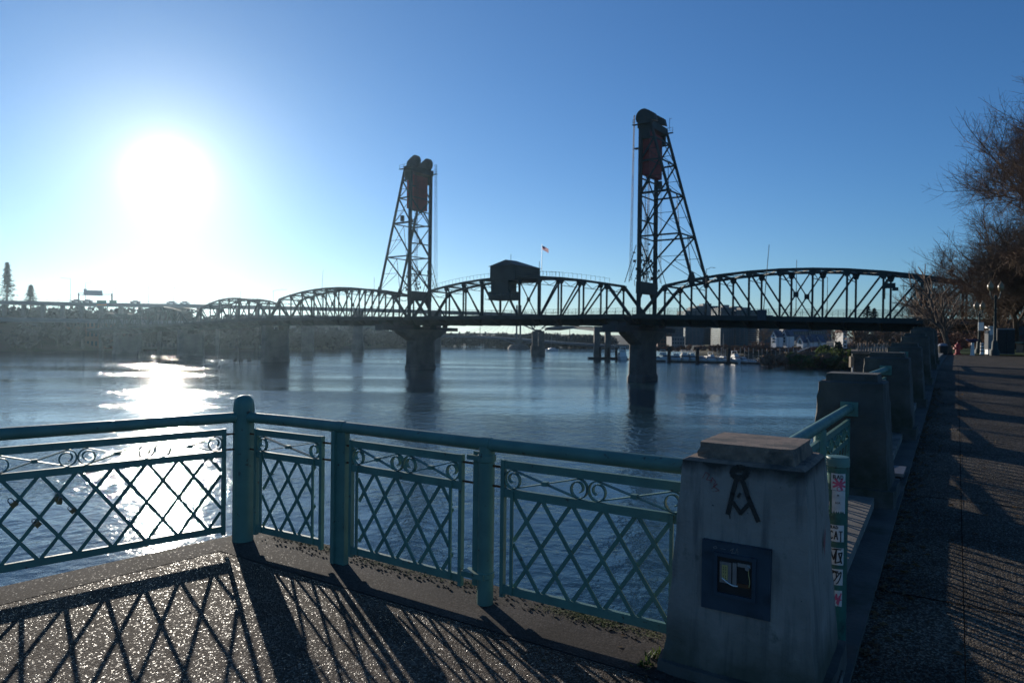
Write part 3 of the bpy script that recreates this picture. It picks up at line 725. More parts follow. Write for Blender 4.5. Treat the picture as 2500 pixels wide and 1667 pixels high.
word(s3, 'BAD', -.036, ZP_(1292), .015, .014, .004); word(s3, 'CAT', -.036, ZP_(1318), .046, .021, .006)
s4 = sticker(ZP_(1381), ZP_(1339), -.042, .040, label='white sticker with a bold black tag like a large M')
ink(s4, [[(-.036, ZP_(1378)), (-.03, ZP_(1348)), (-.014, ZP_(1368)), (.0, ZP_(1344)), (-.005, ZP_(1376)), (.02, ZP_(1372)), (.03, ZP_(1350)), (.012, ZP_(1352)), (.028, ZP_(1376))]], .008, 'black'); ink(s4, scrawl(-.03, .035, ZP_(1345), ZP_(1340), 4), .003, 'black')
s5 = sticker(ZP_(1430), ZP_(1391), -.040, .037, label='white sticker with a looping black tag')
ink(s5, [[(-.02 + .022 * math.cos(t) + .004 * t, ZP_(1412) + .035 * math.sin(t * 1.3)) for t in [k * .5 for k in range(18)]]], .006, 'black'); ink(s5, scrawl(-.03, .03, ZP_(1402), ZP_(1393), 4), .003, 'black')
s6 = sticker(ZP_(1483), ZP_(1443), -.038, .034, torn=.006, label='lowest sticker, white with a pink tag')
ink(s6, [[(-.034, ZP_(1478)), (-.02, ZP_(1456)), (-.01, ZP_(1476)), (.004, ZP_(1452)), (.012, ZP_(1478)), (.028, ZP_(1450))], [(-.03, ZP_(1462)), (.03, ZP_(1466))], [(.005, ZP_(1474)), (.02, ZP_(1456))]], .008, 'pink')
word(s6, 'A', -.018, ZP_(1450), .012, .010, .003)
sticker(ZP_(1238), ZP_(1228), -.055, -.042)

# ------------------------------------------------------------------ moss, weeds, dead leaves (stuff)
rnd = random.Random(11)
def tufts(name, pts, mat, n_, spread, size, zfun, flat=.4):
    q = MB()
    for _ in range(n_):
        a, c = rnd.choice(pts); k = rnd.random(); p = Vector(a).lerp(Vector(c), k) + Vector((rnd.gauss(0, spread), rnd.gauss(0, spread), 0))
        s_ = size * rnd.uniform(.4, 1.3); ang = rnd.uniform(0, 6.3); d = Vector((math.cos(ang), math.sin(ang), 0)) * s_; h = UP * s_ * flat * rnd.uniform(.2, 1.2); w_ = Vector((-d.y, d.x, 0)) * .5
        p = p + UP * .001
        q.add([p - w_ * .5, p + w_ * .5, p + d + w_ * .3 + h, p + d - w_ * .3 + h * .8], [(0, 1, 2, 3)])
    o = single(name, q, mat, kind='stuff'); return o
tufts('moss', [(nt(-1.3, -.02), nt(-.5, .0)), (nt(-2.9, .02), nt(-1.7, .06)), (nt(-3.9, .06), nt(-3.1, .06)), (nt(-1.1, .0), nt(-.8, .02))], 'moss', 2600, .035, .014, None)
tufts('weeds', [(nt(-.46, -.42), nt(-.44, -.36)), (nt(-.45, -.3), nt(-.42, -.2))], 'leaf', 70, .015, .026, None, 1.5)
q = MB()
for _ in range(900):
    t = rnd.uniform(-.8, 16); n_ = .43 + abs(rnd.gauss(0, .12)) * (1 if rnd.random() < .8 else 5); p = nt(n_, t, zl(t) - .124)
    ang = rnd.uniform(0, 6.3); s_ = rnd.uniform(.012, .04); d = Vector((math.cos(ang), math.sin(ang), 0)) * s_; w_ = Vector((-d.y, d.x, 0)) * .45
    q.add([p - d, p + w_ + UP * s_ * rnd.uniform(0, .6), p + d, p - w_ + UP * s_ * rnd.uniform(0, .5)], [(0, 1, 2, 3)])
for _ in range(46):
    p = nt(rnd.uniform(-4, .1), rnd.uniform(-3.2, -.1), .001); ang = rnd.uniform(0, 6.3); s_ = rnd.uniform(.008, .022); d = Vector((math.cos(ang), math.sin(ang), 0)) * s_; w_ = Vector((-d.y, d.x, 0)) * .5
    q.add([p - d, p + w_ + UP * s_ * rnd.uniform(0, .5), p + d, p - w_ + UP * s_ * rnd.uniform(0, .4)], [(0, 1, 2, 3)])
single('dead_leaves', q, 'leaf_dead', kind='stuff')
q = MB()
for _ in range(500):
    t = rnd.uniform(-1, .1); n_ = rnd.uniform(-3.9, .1); p = nt(n_, rnd.uniform(-.12, .1), .0); s_ = rnd.uniform(.004, .014)
    q.box(p + UP * s_ * .2, (s_, s_ * rnd.uniform(.6, 1.4), s_ * .6))
single('grit', q, 'border', kind='stuff')

# ================================================================== the lift bridge
BO = Vector((27.40, 150.37, 0)); BB = Vector((-.8021, .5972, 0)); BN = Vector((.5972, .8021, 0))   # along (to the east bank), across (away from camera)
TW = 8.0                                     # distance between the two trusses
def zd(s): return 6.7 + (s * 1.3 / 58.7 if s < 0 else 0) - (max(0, s - 135) * .03)
def br(s, a, z): return BO + BB * s + BN * a + UP * z
def br_at(px, a=0.0):                        # s of the bridge point seen at column px
    u = (px - 1250) / F; ox, oy = BO.x + BN.x * a, BO.y + BN.y * a
    return (u * oy - ox) / (BB.x - u * BB.y)
def span(label, name, s0, s1, n, hip, rise, group=None, truss_extra=None, cabin=False):
    """through truss: chords, posts, diagonals, portals and bracing, deck with its beams; each member a part"""
    o = thing(name, label, 'bridge span', tuple(br((s0 + s1) / 2, TW / 2, zd((s0 + s1) / 2))), 0, group)
    L = s1 - s0
    def sk(k): return s0 + L * k / n
    def top(k):
        x = (k - n / 2) / (n / 2 - 1); return zd(sk(k)) + hip + rise * (1 - x * x)
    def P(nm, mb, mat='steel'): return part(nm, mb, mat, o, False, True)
    big = abs(L) > 50
    for a in (0.0, TW):
        bot = lambda k: br(sk(k), a, zd(sk(k)) - .5)
        tp = lambda k: br(sk(k), a, top(k))
        for k in range(1, n - 1): P('top_chord', MB().bar(tp(k), tp(k + 1), .50, .55, UP))
        for k in (0, n): 
            k2 = 1 if k == 0 else n - 1; P('end_post', MB().bar(bot(k), tp(k2), .55, .6, BN))
        P('bottom_chord', MB().bar(br(sk(0), a, zd(sk(0)) - 1.3), br(sk(n), a, zd(sk(n)) - 1.3), .6, .5, UP))
        for k in range(1, n):
            P('post', MB().bar(br(sk(k), a, zd(sk(k)) - 1.3), tp(k), .32, .34, BB))
            g_ = tp(k) - UP * .45
            w_ = .75
            P('gusset', MB().extrude([g_ + BB * w_ + UP * .45 - BN * .2, g_ - BB * w_ + UP * .45 - BN * .2, g_ - BB * w_ * .45 - UP * .75 - BN * .2, g_ + BB * w_ * .45 - UP * .75 - BN * .2], BN * .4))
        for k in range(1, n - 1):
            c = (n - 1) / 2
            if abs(k - c) < .4:
                P('diagonal', MB().bar(tp(k), bot(k + 1), .2, .22, BN)); P('diagonal', MB().bar(tp(k + 1), bot(k), .2, .2, BN))
                m_ = (tp(k) + bot(k + 1)) / 2; P('gusset', MB().box(m_, (.9, .3, 1.0), (BB, BN, UP)))
            elif k < c: P('diagonal', MB().bar(tp(k), bot(k + 1), .30, .30, BN))
            else: P('diagonal', MB().bar(tp(k + 1), bot(k), .30, .30, BN))
    # portals and sway frames between the trusses
    for k in range(1, n):
        P('strut', MB().bar(br(sk(k), 0, top(k) - .1), br(sk(k), TW, top(k) - .1), .4, .3, UP))
        lo = 1.7 if k not in (1, n - 1) else 1.5
        q = MB().bar(br(sk(k), 0, top(k) - lo), br(sk(k), TW, top(k) - lo), .12, .12, UP)
        q.bar(br(sk(k), 0, top(k) - .2), br(sk(k), TW / 2, top(k) - lo), .1, .1, UP).bar(br(sk(k), TW, top(k) - .2), br(sk(k), TW / 2, top(k) - lo), .1, .1, UP)
        P('sway_frame', q)
        if k < n - 1:
            q = MB().bar(br(sk(k), 0, top(k) - .1), br(sk(k + 1), TW, top(k + 1) - .1), .14, .14, UP)
            q.bar(br(sk(k), TW, top(k) - .1), br(sk(k + 1), 0, top(k + 1) - .1), .14, .14, UP); P('lateral_brace', q)
    # knee brackets under the top chord
    q = MB()
    for k in range(1, n):
        for a, d in ((0.0, 1), (TW, -1)):
            q.bar(br(sk(k), a, top(k) - 1.6), br(sk(k), a + d * 1.4, top(k) - .2), .12, .12, BB)
    P('knee_brace', q)
    # deck
    e = 3.3
    P('deck_slab', MB().hexa([br(s0, -.6, zd(s0) - .75), br(s0, TW + .6, zd(s0) - .75), br(s1, TW + .6, zd(s1) - .75), br(s1, -.6, zd(s1) - .75)], [br(s0, -.6, zd(s0) - .45), br(s0, TW + .6, zd(s0) - .45), br(s1, TW + .6, zd(s1) - .45), br(s1, -.6, zd(s1) - .45)]), 'deck')
    for a0, a1 in ((-e, -.6), (TW + .6, TW + e)):
        P('sidewalk', MB().hexa([br(s0, a0, zd(s0) - .3), br(s0, a1, zd(s0) - .3), br(s1, a1, zd(s1) - .3), br(s1, a0, zd(s1) - .3)], [br(s0, a0, zd(s0)), br(s0, a1, zd(s0)), br(s1, a1, zd(s1)), br(s1, a0, zd(s1))]), 'deck')
    for a in (-e - .1, TW + e + .1):
        P('fascia', MB().bar(br(s0, a, zd(s0) - .45), br(s1, a, zd(s1) - .45), .95, .12, UP))
    for a in (.5, 2.2, 4, 5.8, 7.5):
        P('stringer', MB().bar(br(s0, a, zd(s0) - 1.5), br(s1, a, zd(s1) - 1.5), 1.45 if a in (.5, 7.5) else .9, .35, UP))
    for k in range(n + 1):
        s = sk(k); z = zd(s)
        P('floor_beam', MB().extrude([br(s, -e, z - .35), br(s, TW + e, z - .35), br(s, TW + e, z - .9), br(s, TW, z - 2.35), br(s, 0, z - 2.35), br(s, -e, z - .9)], BB * .3))
    # sidewalk railing, too fine to pick apart
    for a in (-e, TW + e):
        q = MB(); m = int(abs(L) / 2)
        for i in range(m + 1):
            s = s0 + L * i / m; q.bar(br(s, a, zd(s)), br(s, a, zd(s) + 1.35), .06, .06, BB)
        for h in (.35, .6, .85, 1.1, 1.35):
            q.bar(br(s0, a, zd(s0) + h), br(s1, a, zd(s1) + h), .05 if h > 1 else .025, .03, UP)
        r_ = P('sidewalk_railing', q); r_['kind'] = 'stuff'
    return o
HP, RS = 6.2, 2.8
fixed = 'fixed truss spans of the bridge'
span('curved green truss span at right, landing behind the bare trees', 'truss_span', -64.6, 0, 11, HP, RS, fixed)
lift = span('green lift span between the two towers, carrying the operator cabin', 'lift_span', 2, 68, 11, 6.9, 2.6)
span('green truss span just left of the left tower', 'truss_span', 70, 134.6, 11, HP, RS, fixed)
sE2a, sE2b = br_at(657), br_at(470)
span('hazy truss span between the two plain rectangular piers', 'truss_span', sE2a, sE2b, 8, 5.2, 2.6, fixed)
sE3a, sE3b = br_at(462), br_at(306)
span('small dim truss span left of the plain piers, before the east bank', 'truss_span', sE3a, sE3b, 8, 4.6, 2.4, fixed)
sE4a, sE4b = br_at(300), br_at(232)
span('farthest truss span reaching the dark east bank', 'truss_span', sE4a, sE4b, 6, 4.2, 2.0, fixed)
ap = thing('approach_ramp', 'dark bridge approach running from the last truss behind the trees and lamps', 'ramp', tuple(br(-80, 4, 5)))
part('deck_slab', MB().hexa([br(-64.7, -3.4, zd(-64) - 2.4), br(-64.7, TW + 3.4, zd(-64) - 2.4), br(-140, TW + 3.4, 1.6), br(-140, -3.4, 1.6)], [br(-64.7, -3.4, zd(-64)), br(-64.7, TW + 3.4, zd(-64)), br(-140, TW + 3.4, 4), br(-140, -3.4, 4)]), 'deck', ap, False, True)
for s in (-72, -84, -96): part('pillar', MB().box(br(s, 1, 2), (1.4, 1.4, 5), (BB, BN, UP)).box(br(s, 7, 2), (1.4, 1.4, 5), (BB, BN, UP)), 'pier', ap, False, True)

# ---- lift towers
def tower(label, s, d, cw_label):
    """d: direction (+1/-1) along the bridge towards the fixed span that carries the raking legs"""
    o = thing('lift_tower', label, 'tower', tuple(br(s, TW / 2, 6.7)), 0, 'lift towers of the bridge')
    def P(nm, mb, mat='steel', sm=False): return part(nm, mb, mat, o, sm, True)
    ZT = 48.2; ztop = 48.0; zleg = 14.3; sl_ = s + d * 11.9
    levels = [14.3, 23.6, 32.8, 39.8, 44.6]
    leg = lambda z: s + d * (2.2 + (11.9 - 2.2) * (ztop - z) / (ztop - zleg))
    for a in (0.0, TW):
        P('column', MB().bar(br(s, a, 5), br(s, a, ZT), .75, .7, BB))
        P('raking_leg', MB().bar(br(leg(ztop), a, ztop), br(leg(zleg), a, zleg), .48, .5, BN))
        P('leg_foot', MB().extrude([br(sl_ + .9, a - .25, zleg - .6), br(sl_ - .9, a - .25, zleg - .6), br(sl_ - .3, a - .25, zleg + 1.1), br(sl_ + .3, a - .25, zleg + 1.1)], BN * .5))
        for z in levels[1:]:
            P('side_strut', MB().bar(br(s, a, z), br(leg(z), a, z), .34, .3, UP))
        for z0, z1 in zip(levels[:-1], levels[1:]):
            P('side_diagonal', MB().bar(br(leg(z1), a, z1), br(s, a, z0 + .2), .30, .28, BN))
            zm = (z0 + z1) / 2; mid = br((s + leg(z1)) / 2, a, zm)
            P('sub_brace', MB().bar(br(leg(z0), a, z0), mid, .10, .10, BN).bar(br(leg(zm), a, zm), mid, .10, .10, BN))
    # frames between the two sides
    for z in (18.6, 23.4, 27.2, 32.4, 36.2):
        P('front_strut', MB().bar(br(s, 0, z), br(s, TW, z), .26, .24, UP))
    for z0, z1 in ((14.6, 23.4), (23.4, 32.4), (32.4, 40)):
        P('front_diagonal', MB().bar(br(s, 0, z0), br(s, TW, z1), .22, .2, BB)); P('front_diagonal', MB().bar(br(s, TW, z0), br(s, 0, z1), .22, .2, BB))
        P('gusset', MB().box(br(s, TW / 2, (z0 + z1) / 2), (.4, .9, 1.0), (BB, BN, UP)))
    for z in levels[1:]:
        P('back_strut', MB().bar(br(leg(z), 0, z), br(leg(z), TW, z), .28, .26, UP))
    for z0, z1 in zip(levels[:-1], levels[1:]):
        P('back_brace', MB().bar(br(leg(z0), 0, z0), br(leg(z1), TW / 2, z1), .12, .12, UP).bar(br(leg(z0), TW, z0), br(leg(z1), TW / 2, z1), .12, .12, UP))
    P('portal', MB().box(br(s, TW / 2, 12.6), (1.1, TW + .6, 2.6), (BB, BN, UP)))
    P('portal_bracket', MB().extrude([br(s, .3, 11.4), br(s, 2.0, 11.4), br(s, .3, 9.2)], BB * .4).extrude([br(s, TW - .3, 11.4), br(s, TW - 2.0, 11.4), br(s, TW - .3, 9.2)], BB * .4))
    # head: beams, sheaves, platforms
    P('head_beam', MB().box(br(s + d * .9, TW / 2, 47.6), (3.0, TW + .9, 1.5), (BB, BN, UP)))
    for a in (0, TW): P('head_frame', MB().box(br(s + d * .9, a, 45.9), (2.4, .5, 2.4), (BB, BN, UP)))
    for a in (1.3, 6.1):
        for da in (0.0,):
            c = br(s - d * .15, a + .3, 49.7)
            q = MB(); n_ = 22
            for rr, x0, x1 in ((1.75, -.42, .42), (1.4, -.52, .52), (.45, -.7, .7)):
                o0 = len(q.v)
                for x in (x0, x1):
                    for k in range(n_):
                        t = 2 * math.pi * k / n_; q.v.append(c + BN * x + BB * rr * math.cos(t) + UP * rr * math.sin(t))
                q.f += [tuple(o0 + k for k in range(n_)), tuple(o0 + n_ + k for k in reversed(range(n_)))] + [(o0 + k, o0 + n_ + k, o0 + n_ + (k + 1) % n_, o0 + (k + 1) % n_) for k in range(n_)]
            P('sheave', q, 'steel', True)
            P('sheave_hood', MB().extrude([br(s + d * 1.2, a + .8, 49.0), br(s + d * 3.0, a + .8, 48.4), br(s + d * 2.6, a + .8, 50.0), br(s + d * 1.1, a + .8, 51.0)], -BN * 1.0))
            P('sheave_bearing', MB().box(br(s - d * .15, a + .3, 48.8), (1.5, 1.5, 1.3), (BB, BN, UP)))
    for a in (-.9, TW + .9):
        q = MB(); q.bar(br(s - d * 1.5, a, 47.5), br(s + d * 3.4, a, 47.5), .7, .12, BN)
        for k in range(4):
            ss = s + d * (-1.5 + k * 1.63); q.bar(br(ss, a, 47.5), br(ss, a, 48.7), .06, .06, BB)
        for h in (48.1, 48.7): q.bar(br(s - d * 1.5, a, h), br(s + d * 3.4, a, h), .05, .05, UP)
        P('platform', q)
    P('mast', MB().tube([br(s + d * 3, TW, 48), br(s + d * 3, TW, 50.6)], .05, 5).bar(br(s + d * 3, TW, 50.3), br(s + d * 3.6, TW, 50.5), .05, .05))
    P('ledge_platform', MB().box(br(s - d * .9, 0, 42.6), (1.0, 1.2, .15), (BB, BN, UP)).bar(br(s - d * 1.4, -.6, 42.6), br(s - d * 1.4, -.6, 43.7), .06, .06))
    P('catwalk', MB().box(br((s + leg(32.8)) / 2, 1, 33.1), (abs(leg(32.8) - s), .9, .35), (BB, BN, UP)).box(br((s + leg(32.8)) / 2 + d * .8, 1, 34.3), (.8, .8, 1.6), (BB, BN, UP)))
    # cables: front ones to the lift span, guide ropes, ladder
    q = MB()
    for a in (0, TW):
        for k in range(4): q.tube([br(s - d * (1.5 + .14 * k), a + .12 * k, 50), br(s - d * (1.7 + .3 * k), a + .15 * k, 14.2)], .045, 4, False)
        for k in range(3): q.tube([br(s + d * (.7 + .25 * k), a + .5 - .1 * k, 37), br(s + d * (.9 + .2 * k), a + .5, 14)], .03, 4, False)
    P('cable', q)
    q = MB()
    for sg in (-1, 1):
        q.bar(br(s + d * .2 + sg * .25, TW * .36, 12), br(s + d * .2 + sg * .25, TW * .36, 44), .06, .06, BB)
    for k in range(50): q.bar(br(s + d * .2 - .25, TW * .36, 13 + k * .62), br(s + d * .2 + .25, TW * .36, 13 + k * .62), .04, .04)
    lad = P('ladder', q)
    # sheaves, buffers and hung tackle low on the tower
    rn = random.Random(int(s) + 5); q = MB()
    for k in range(60):
        z = 14.2 + rn.random() ** 1.6 * 8.5; a = rn.choice([rn.uniform(-.7, 1.0), rn.uniform(TW - .9, TW + .6), TW * .36 + rn.uniform(-.5, .7)]); ss = s + rn.uniform(-1.0, 1.0)
        if rn.random() < .5: q.box(br(ss, a, z), (rn.uniform(.15, .55), rn.uniform(.15, .5), rn.uniform(.2, .8)), (BB, BN, UP))
        else: q.tube([br(ss, a, z), br(ss + rn.uniform(-.4, .4), a + rn.uniform(-.3, .3), z - rn.uniform(.6, 2))], .06, 5)
    P('tackle', q)
    for sg in (-1, 1):
        for a in (0, TW):
            P('brace_leg', MB().bar(br(s - d * .4 + sg * .35, a, 21.8), br(s + sg * 3.0 - d * .4, a, 13.8), .12, .12, BN).bar(br(s - d * .4 + sg * .3, a, 18.6), br(s + sg * 2.0 - d * .4, a, 13.8), .09, .09, BN))
    # counterweight hangs behind the columns
    cw = thing('counterweight', cw_label, 'counterweight', tuple(br(s + d * 1.6, TW / 2, 37)), 0, 'counterweights hung in the towers')
    for k, (z0, z1, gx) in enumerate(((36.8, 40.0, 0), (40.05, 43.0, .04), (43.05, 46.2, .0))):
        part('slab', MB().box(br(s + d * 1.05, 3.7, (z0 + z1) / 2), (1.5 + gx, 6.6 + gx, z1 - z0), (BB, BN, UP)), 'red', cw, False, True)
    part('band', MB().box(br(s + d * 1.05, 3.7, 40.02), (1.62, 6.72, .22), (BB, BN, UP)), 'steel', cw, False, True)
    return o
tower('right lift tower, the nearer and taller looking one, raking legs to the right', .2, -1, 'dark red counterweight slab in the right tower')
tower('left lift tower, farther away with raking legs to the left', 69.6, 1, 'dark red counterweight slab in the left tower')

# ---- operator cabin on the lift span
cb = thing('operator_cabin', 'dark machinery house with hanging control cabin on top of the lift span', 'cabin', tuple(br(36, 4, 16)))
def P(nm, mb, mat='steel'): return part(nm, mb, mat, cb, False, True)
s0, s1, a0, a1 = 32.4, 40.2, -1.4, 9.2
P('machinery_house', MB().hexa([br(s0, a0, 15.4), br(s1, a0, 15.4), br(s1, a1, 15.4), br(s0, a1, 15.4)][::-1], [br(s0, a0, 19.0), br(s1, a0, 19.0), br(s1, a1, 19.0), br(s0, a1, 19.0)][::-1]))
r0, r1 = br((s0 + s1) / 2, a0 + 1.2, 20.6), br((s0 + s1) / 2, a1 - 5.0, 20.7)
q = MB(); ev = [br(s0 - .35, a0 - .35, 18.95), br(s1 + .35, a0 - .35, 18.95), br(s1 + .35, a1 + .35, 18.95), br(s0 - .35, a1 + .35, 18.95)]
q.add(ev + [r0, r1], [(0, 1, 4), (1, 2, 5, 4), (2, 3, 5), (3, 0, 4, 5), (3, 2, 1, 0)]); P('roof', q)
P('neck', MB().hexa([br(34.6, -1.2, 12.6), br(40.0, -1.2, 12.6), br(40.0, 2.2, 12.6), br(34.6, 2.2, 12.6)][::-1], [br(34.6, -1.2, 15.4), br(40.0, -1.2, 15.4), br(40.0, 2.2, 15.4), br(34.6, 2.2, 15.4)][::-1]))
P('control_room', MB().hexa([br(33.6, -1.9, 10.6), br(40.2, -1.9, 10.6), br(40.2, 2.6, 10.6), br(33.6, 2.6, 10.6)][::-1], [br(33.6, -1.9, 12.7), br(40.2, -1.9, 12.7), br(40.2, 2.6, 12.7), br(33.6, 2.6, 12.7)][::-1]))
for k in range(5):
    P('window', MB().box(br(34.3 + k * 1.3, -1.92, 11.9), (.8, .1, .75), (BB, BN, UP)), 'glass')
for k in range(3): P('window', MB().box(br(33.58, -1.1 + k * 1.4, 11.9), (.1, .8, .75), (BB, BN, UP)), 'glass')
P('catwalk', MB().box(br(41.3, 0, 10.9), (2.2, 1.2, .12), (BB, BN, UP)).bar(br(42.3, -.5, 10.9), br(42.3, -.5, 12), .06, .06))
P('antenna', MB().tube([br(36.3, 2, 20.4), br(36.3, 2, 22.2)], .05, 5)); P('vent', MB().tube([br(31.8, 8, 19), br(31.8, 8, 20.6)], .07, 5))
q = MB()
for s_ in [20 + .9 * k for k in range(13)] + [41 + 1.2 * k for k in range(20)]:
    k_ = (s_ - 2) / 6; x_ = (k_ - 5.5) / 4.5; zt = 6.7 + 6.9 + 2.6 * (1 - x_ * x_) + .3
    if k_ < 10.2: q.bar(br(s_, .4, zt), br(s_, .4, zt + 1.1), .05, .05); q.bar(br(s_, .4, zt + 1.1), br(s_ + 1.2, .4, zt + 1.05), .05, .05)
for s_ in [4 + 1.2 * k for k in range(23)]:
    k_ = (s_ - 2) / 6; x_ = (k_ - 5.5) / 4.5; zt = 6.7 + 6.9 + 2.6 * (1 - x_ * x_) + .3
    if k_ > .8: q.bar(br(s_, .4, zt), br(s_, .4, zt + 1.1), .05, .05); q.bar(br(s_, .4, zt + 1.1), br(s_ + 1.2, .4, zt + 1.12), .05, .05)
rl = part('walkway_railing', q, 'steel', lift, False, True); rl['kind'] = 'stuff'
fl = thing('flag', 'small flag with red and white stripes on a pole at the cabin roof corner', 'flag', tuple(br(31.9, 9.2, 19)))
pole_p = br(31.9, 9.2, 0)
part('pole', MB().tube([pole_p + UP * 18.6, pole_p + UP * 25.2], [.07, .045], 6), 'metal', fl, False, True)
fx, fz = Vector((.9, .2, 0)).normalized(), UP
def fpt(u, v): return pole_p + fx * (u * 1.75) + UP * (24.9 - v * 1.0 - u * .95) + Vector((0, .18 * math.sin(u * 7), 0))
for k in range(7):
    q = MB()
    for i in range(7): q.v += [fpt(.05 + .95 * i / 6, k / 7), fpt(.05 + .95 * i / 6, (k + 1) / 7)]
    for i in range(6): q.f.append((2 * i, 2 * i + 1, 2 * i + 3, 2 * i + 2))
    part('stripe', q, 'flag_r' if k % 2 == 0 else 'flag_w', fl, True, True)
q = MB()
for i in range(4): q.v += [fpt(.05 + .4 * i / 3, -.01) - Vector((0, .03, 0)), fpt(.05 + .4 * i / 3, .56) - Vector((0, .03, 0))]
for i in range(3): q.f.append((2 * i, 2 * i + 1, 2 * i + 3, 2 * i + 2))
part('canton', q, 'flag_b', fl, True, True)

# ---- masts and lamps along the bridge
def mast(label, s, a, z0, z1, lean=0.0, arm=0.0, group='slender masts on the bridge'):
    o = thing('mast', label, 'mast', tuple(br(s, a, z0)), 0, group)
    part('pole', MB().tube([(0, 0, 0), (lean * (z1 - z0), 0, z1 - z0)], [.09, .05], 6), 'steel', o)
    if arm: part('arm', MB().tube([(0, 0, z1 - z0 - .2), (arm * .5, 0, z1 - z0 + .25), (arm, 0, z1 - z0 + .2)], .045, 5), 'steel', o)
    return o
mast('lamp pole with a curved arm beside the gap between two left spans', br_at(666, -3), -3, zd(137), 14.4 + 1.2, 0, 4.4)
mast('leaning mast rising over the left truss span', br_at(781, 8), 8, zd(100), 22.6, .05)
mast('short mast by the foot of the left tower legs', br_at(912, 8), 8, zd(85), 19.2)
mast('tall leaning mast with a pale tip over the right span', br_at(1862, -3), -3, zd(-27), 17.9 + 1.7, .07)
mast('thin mast over the middle of the right span', br_at(1942, 8), 8, zd(-30), 17.6)
mast('lamp pole with short arm below the right span top chord', br_at(2018, 9), 9, zd(-36), 14.0, 0, -1.0)
mast('thin mast near the right end of the truss', br_at(2232, -3), -3, zd(-52), 13.6)
mast('bracket lamp beside the right tower legs', br_at(1722, -3), -3, zd(-14), 15.6, 0, 1.8)
b = MB().box(br(br_at(2170, 0), -.6, 11.3), (1.9, .5, .9), (BB, BN, UP)).box(br(br_at(2185, 0), -.6, 10.7), (.9, .4, .6), (BB, BN, UP)).bar(br(br_at(2160, 0), -.6, 11.6), br(br_at(2160, 0), -.6, 9), .1, .1)
single('loudspeaker', b, 'steel', 'dark boxy signal unit bolted to a truss post near the right end', 'signal unit')
b = MB().box(br(br_at(1860, -3.5), -3.6, 6.3), (1.6, .5, 2.0), (BB, BN, UP))
single('control_box', b, 'plate', 'blue grey control box hung on the outer deck edge of the right span', 'control box')

# ---- piers
def pier(label, s, flare, a_ext=(0, 0), group=None, water_w=0.0):
    o = thing('bridge_pier', label, 'pier', tuple(br(s, TW / 2, WATER)), 0, group)
    def P(nm, mb, mat='pier'): return part(nm, mb, mat, o, False, True)
    T, a0, a1 = 1.6, -.6, TW + .8; zt = zd(s) - 2.5
    def ring_(t, e, z): # octagonal-ended plan
        return [br(s - t * .55, a0 - e, z), br(s + t * .55, a0 - e, z), br(s + t, a0 - e + 1.2, z), br(s + t, a1 + e - 1.2, z), br(s + t * .55, a1 + e, z), br(s - t * .55, a1 + e, z), br(s - t, a1 + e - 1.2, z), br(s - t, a0 - e + 1.2, z)]
    def stack(rings):
        q = MB(); n_ = 8
        for r_ in rings: q.v += r_
        for j in range(len(rings) - 1):
            for k in range(n_): q.f.append((j * n_ + k, j * n_ + (k + 1) % n_, (j + 1) * n_ + (k + 1) % n_, (j + 1) * n_ + k))
        q.f += [tuple(reversed(range(n_))), tuple((len(rings) - 1) * n_ + k for k in range(n_))]
        return q
    if flare:
        P('shaft', stack([ring_(T + .25, .5, WATER - 3), ring_(T + .22, .45, WATER + 1.0), ring_(T + .05, .12, WATER + 1.6), ring_(T - .05, 0, .2)]))
        P('flare', stack([ring_(T - .05, 0, .2), ring_(T, 4.9, 2.6), ring_(T, 5.1, 3.3)]))
        P('cap_beam', MB().hexa([br(s - 1.5, a0 - 11, 2.9), br(s + 1.5, a0 - 11, 2.9), br(s + 1.5, a1 + 9.2, 2.9), br(s - 1.5, a1 + 9.2, 2.9)][::-1], [br(s - 1.5, a0 - 11, 4.4), br(s + 1.5, a0 - 11, 4.4), br(s + 1.5, a1 + 9.2, 3.9), br(s - 1.5, a1 + 9.2, 3.9)][::-1]), 'deck')
        for a in (-9.5, -5.5, TW + 6): P('fender_post', MB().box(br(s, a, 4.2), (1.6, .5, 1.6), (BB, BN, UP)), 'deck')
        P('bearing', MB().box(br(s, 1, 3.9), (3, 2.6, 1.2), (BB, BN, UP)).box(br(s, TW - .5, 3.9), (3, 2.6, 1.2), (BB, BN, UP)), 'steel')
    else:
        P('shaft', stack([ring_(T + .3, .5, WATER - 3), ring_(T + .25, .4, WATER + .8), ring_(T + .1, .2, WATER + 1.2), ring_(T, 0, zt - 1.3)]))
        P('pedestal', MB().box(br(s, .8, zt - .6), (2.6, 2.6, 1.6), (BB, BN, UP)).box(br(s, TW - .6, zt - .6), (2.6, 2.6, 1.6), (BB, BN, UP)))
    return o
pier('concrete pier with spreading shoulders under the right tower', 1.0, True, group='bridge piers in the river')
pier('concrete pier with spreading shoulders under the left tower', 69.0, True, group='bridge piers in the river')
pier('plain rectangular pier below the end of the left truss', br_at(672, 4), False, group='bridge piers in the river')
pier('hazy rectangular pier standing in the sun glitter', br_at(466, 4), False, group='bridge piers in the river')
pier('dim pier at the shadowed east shore', br_at(306, 4), False, group='bridge piers in the river')
pl = thing('bridge_pier', 'shore pier under the right end of the truss, hidden behind the wall pillars', 'pier', tuple(br(-64, 4, 0)), 0, 'bridge piers in the river')
part('shaft', MB().box(br(-64.6, TW / 2, -2), (2.6, 11, 9.6), (BB, BN, UP)), 'pier', pl, False, True)

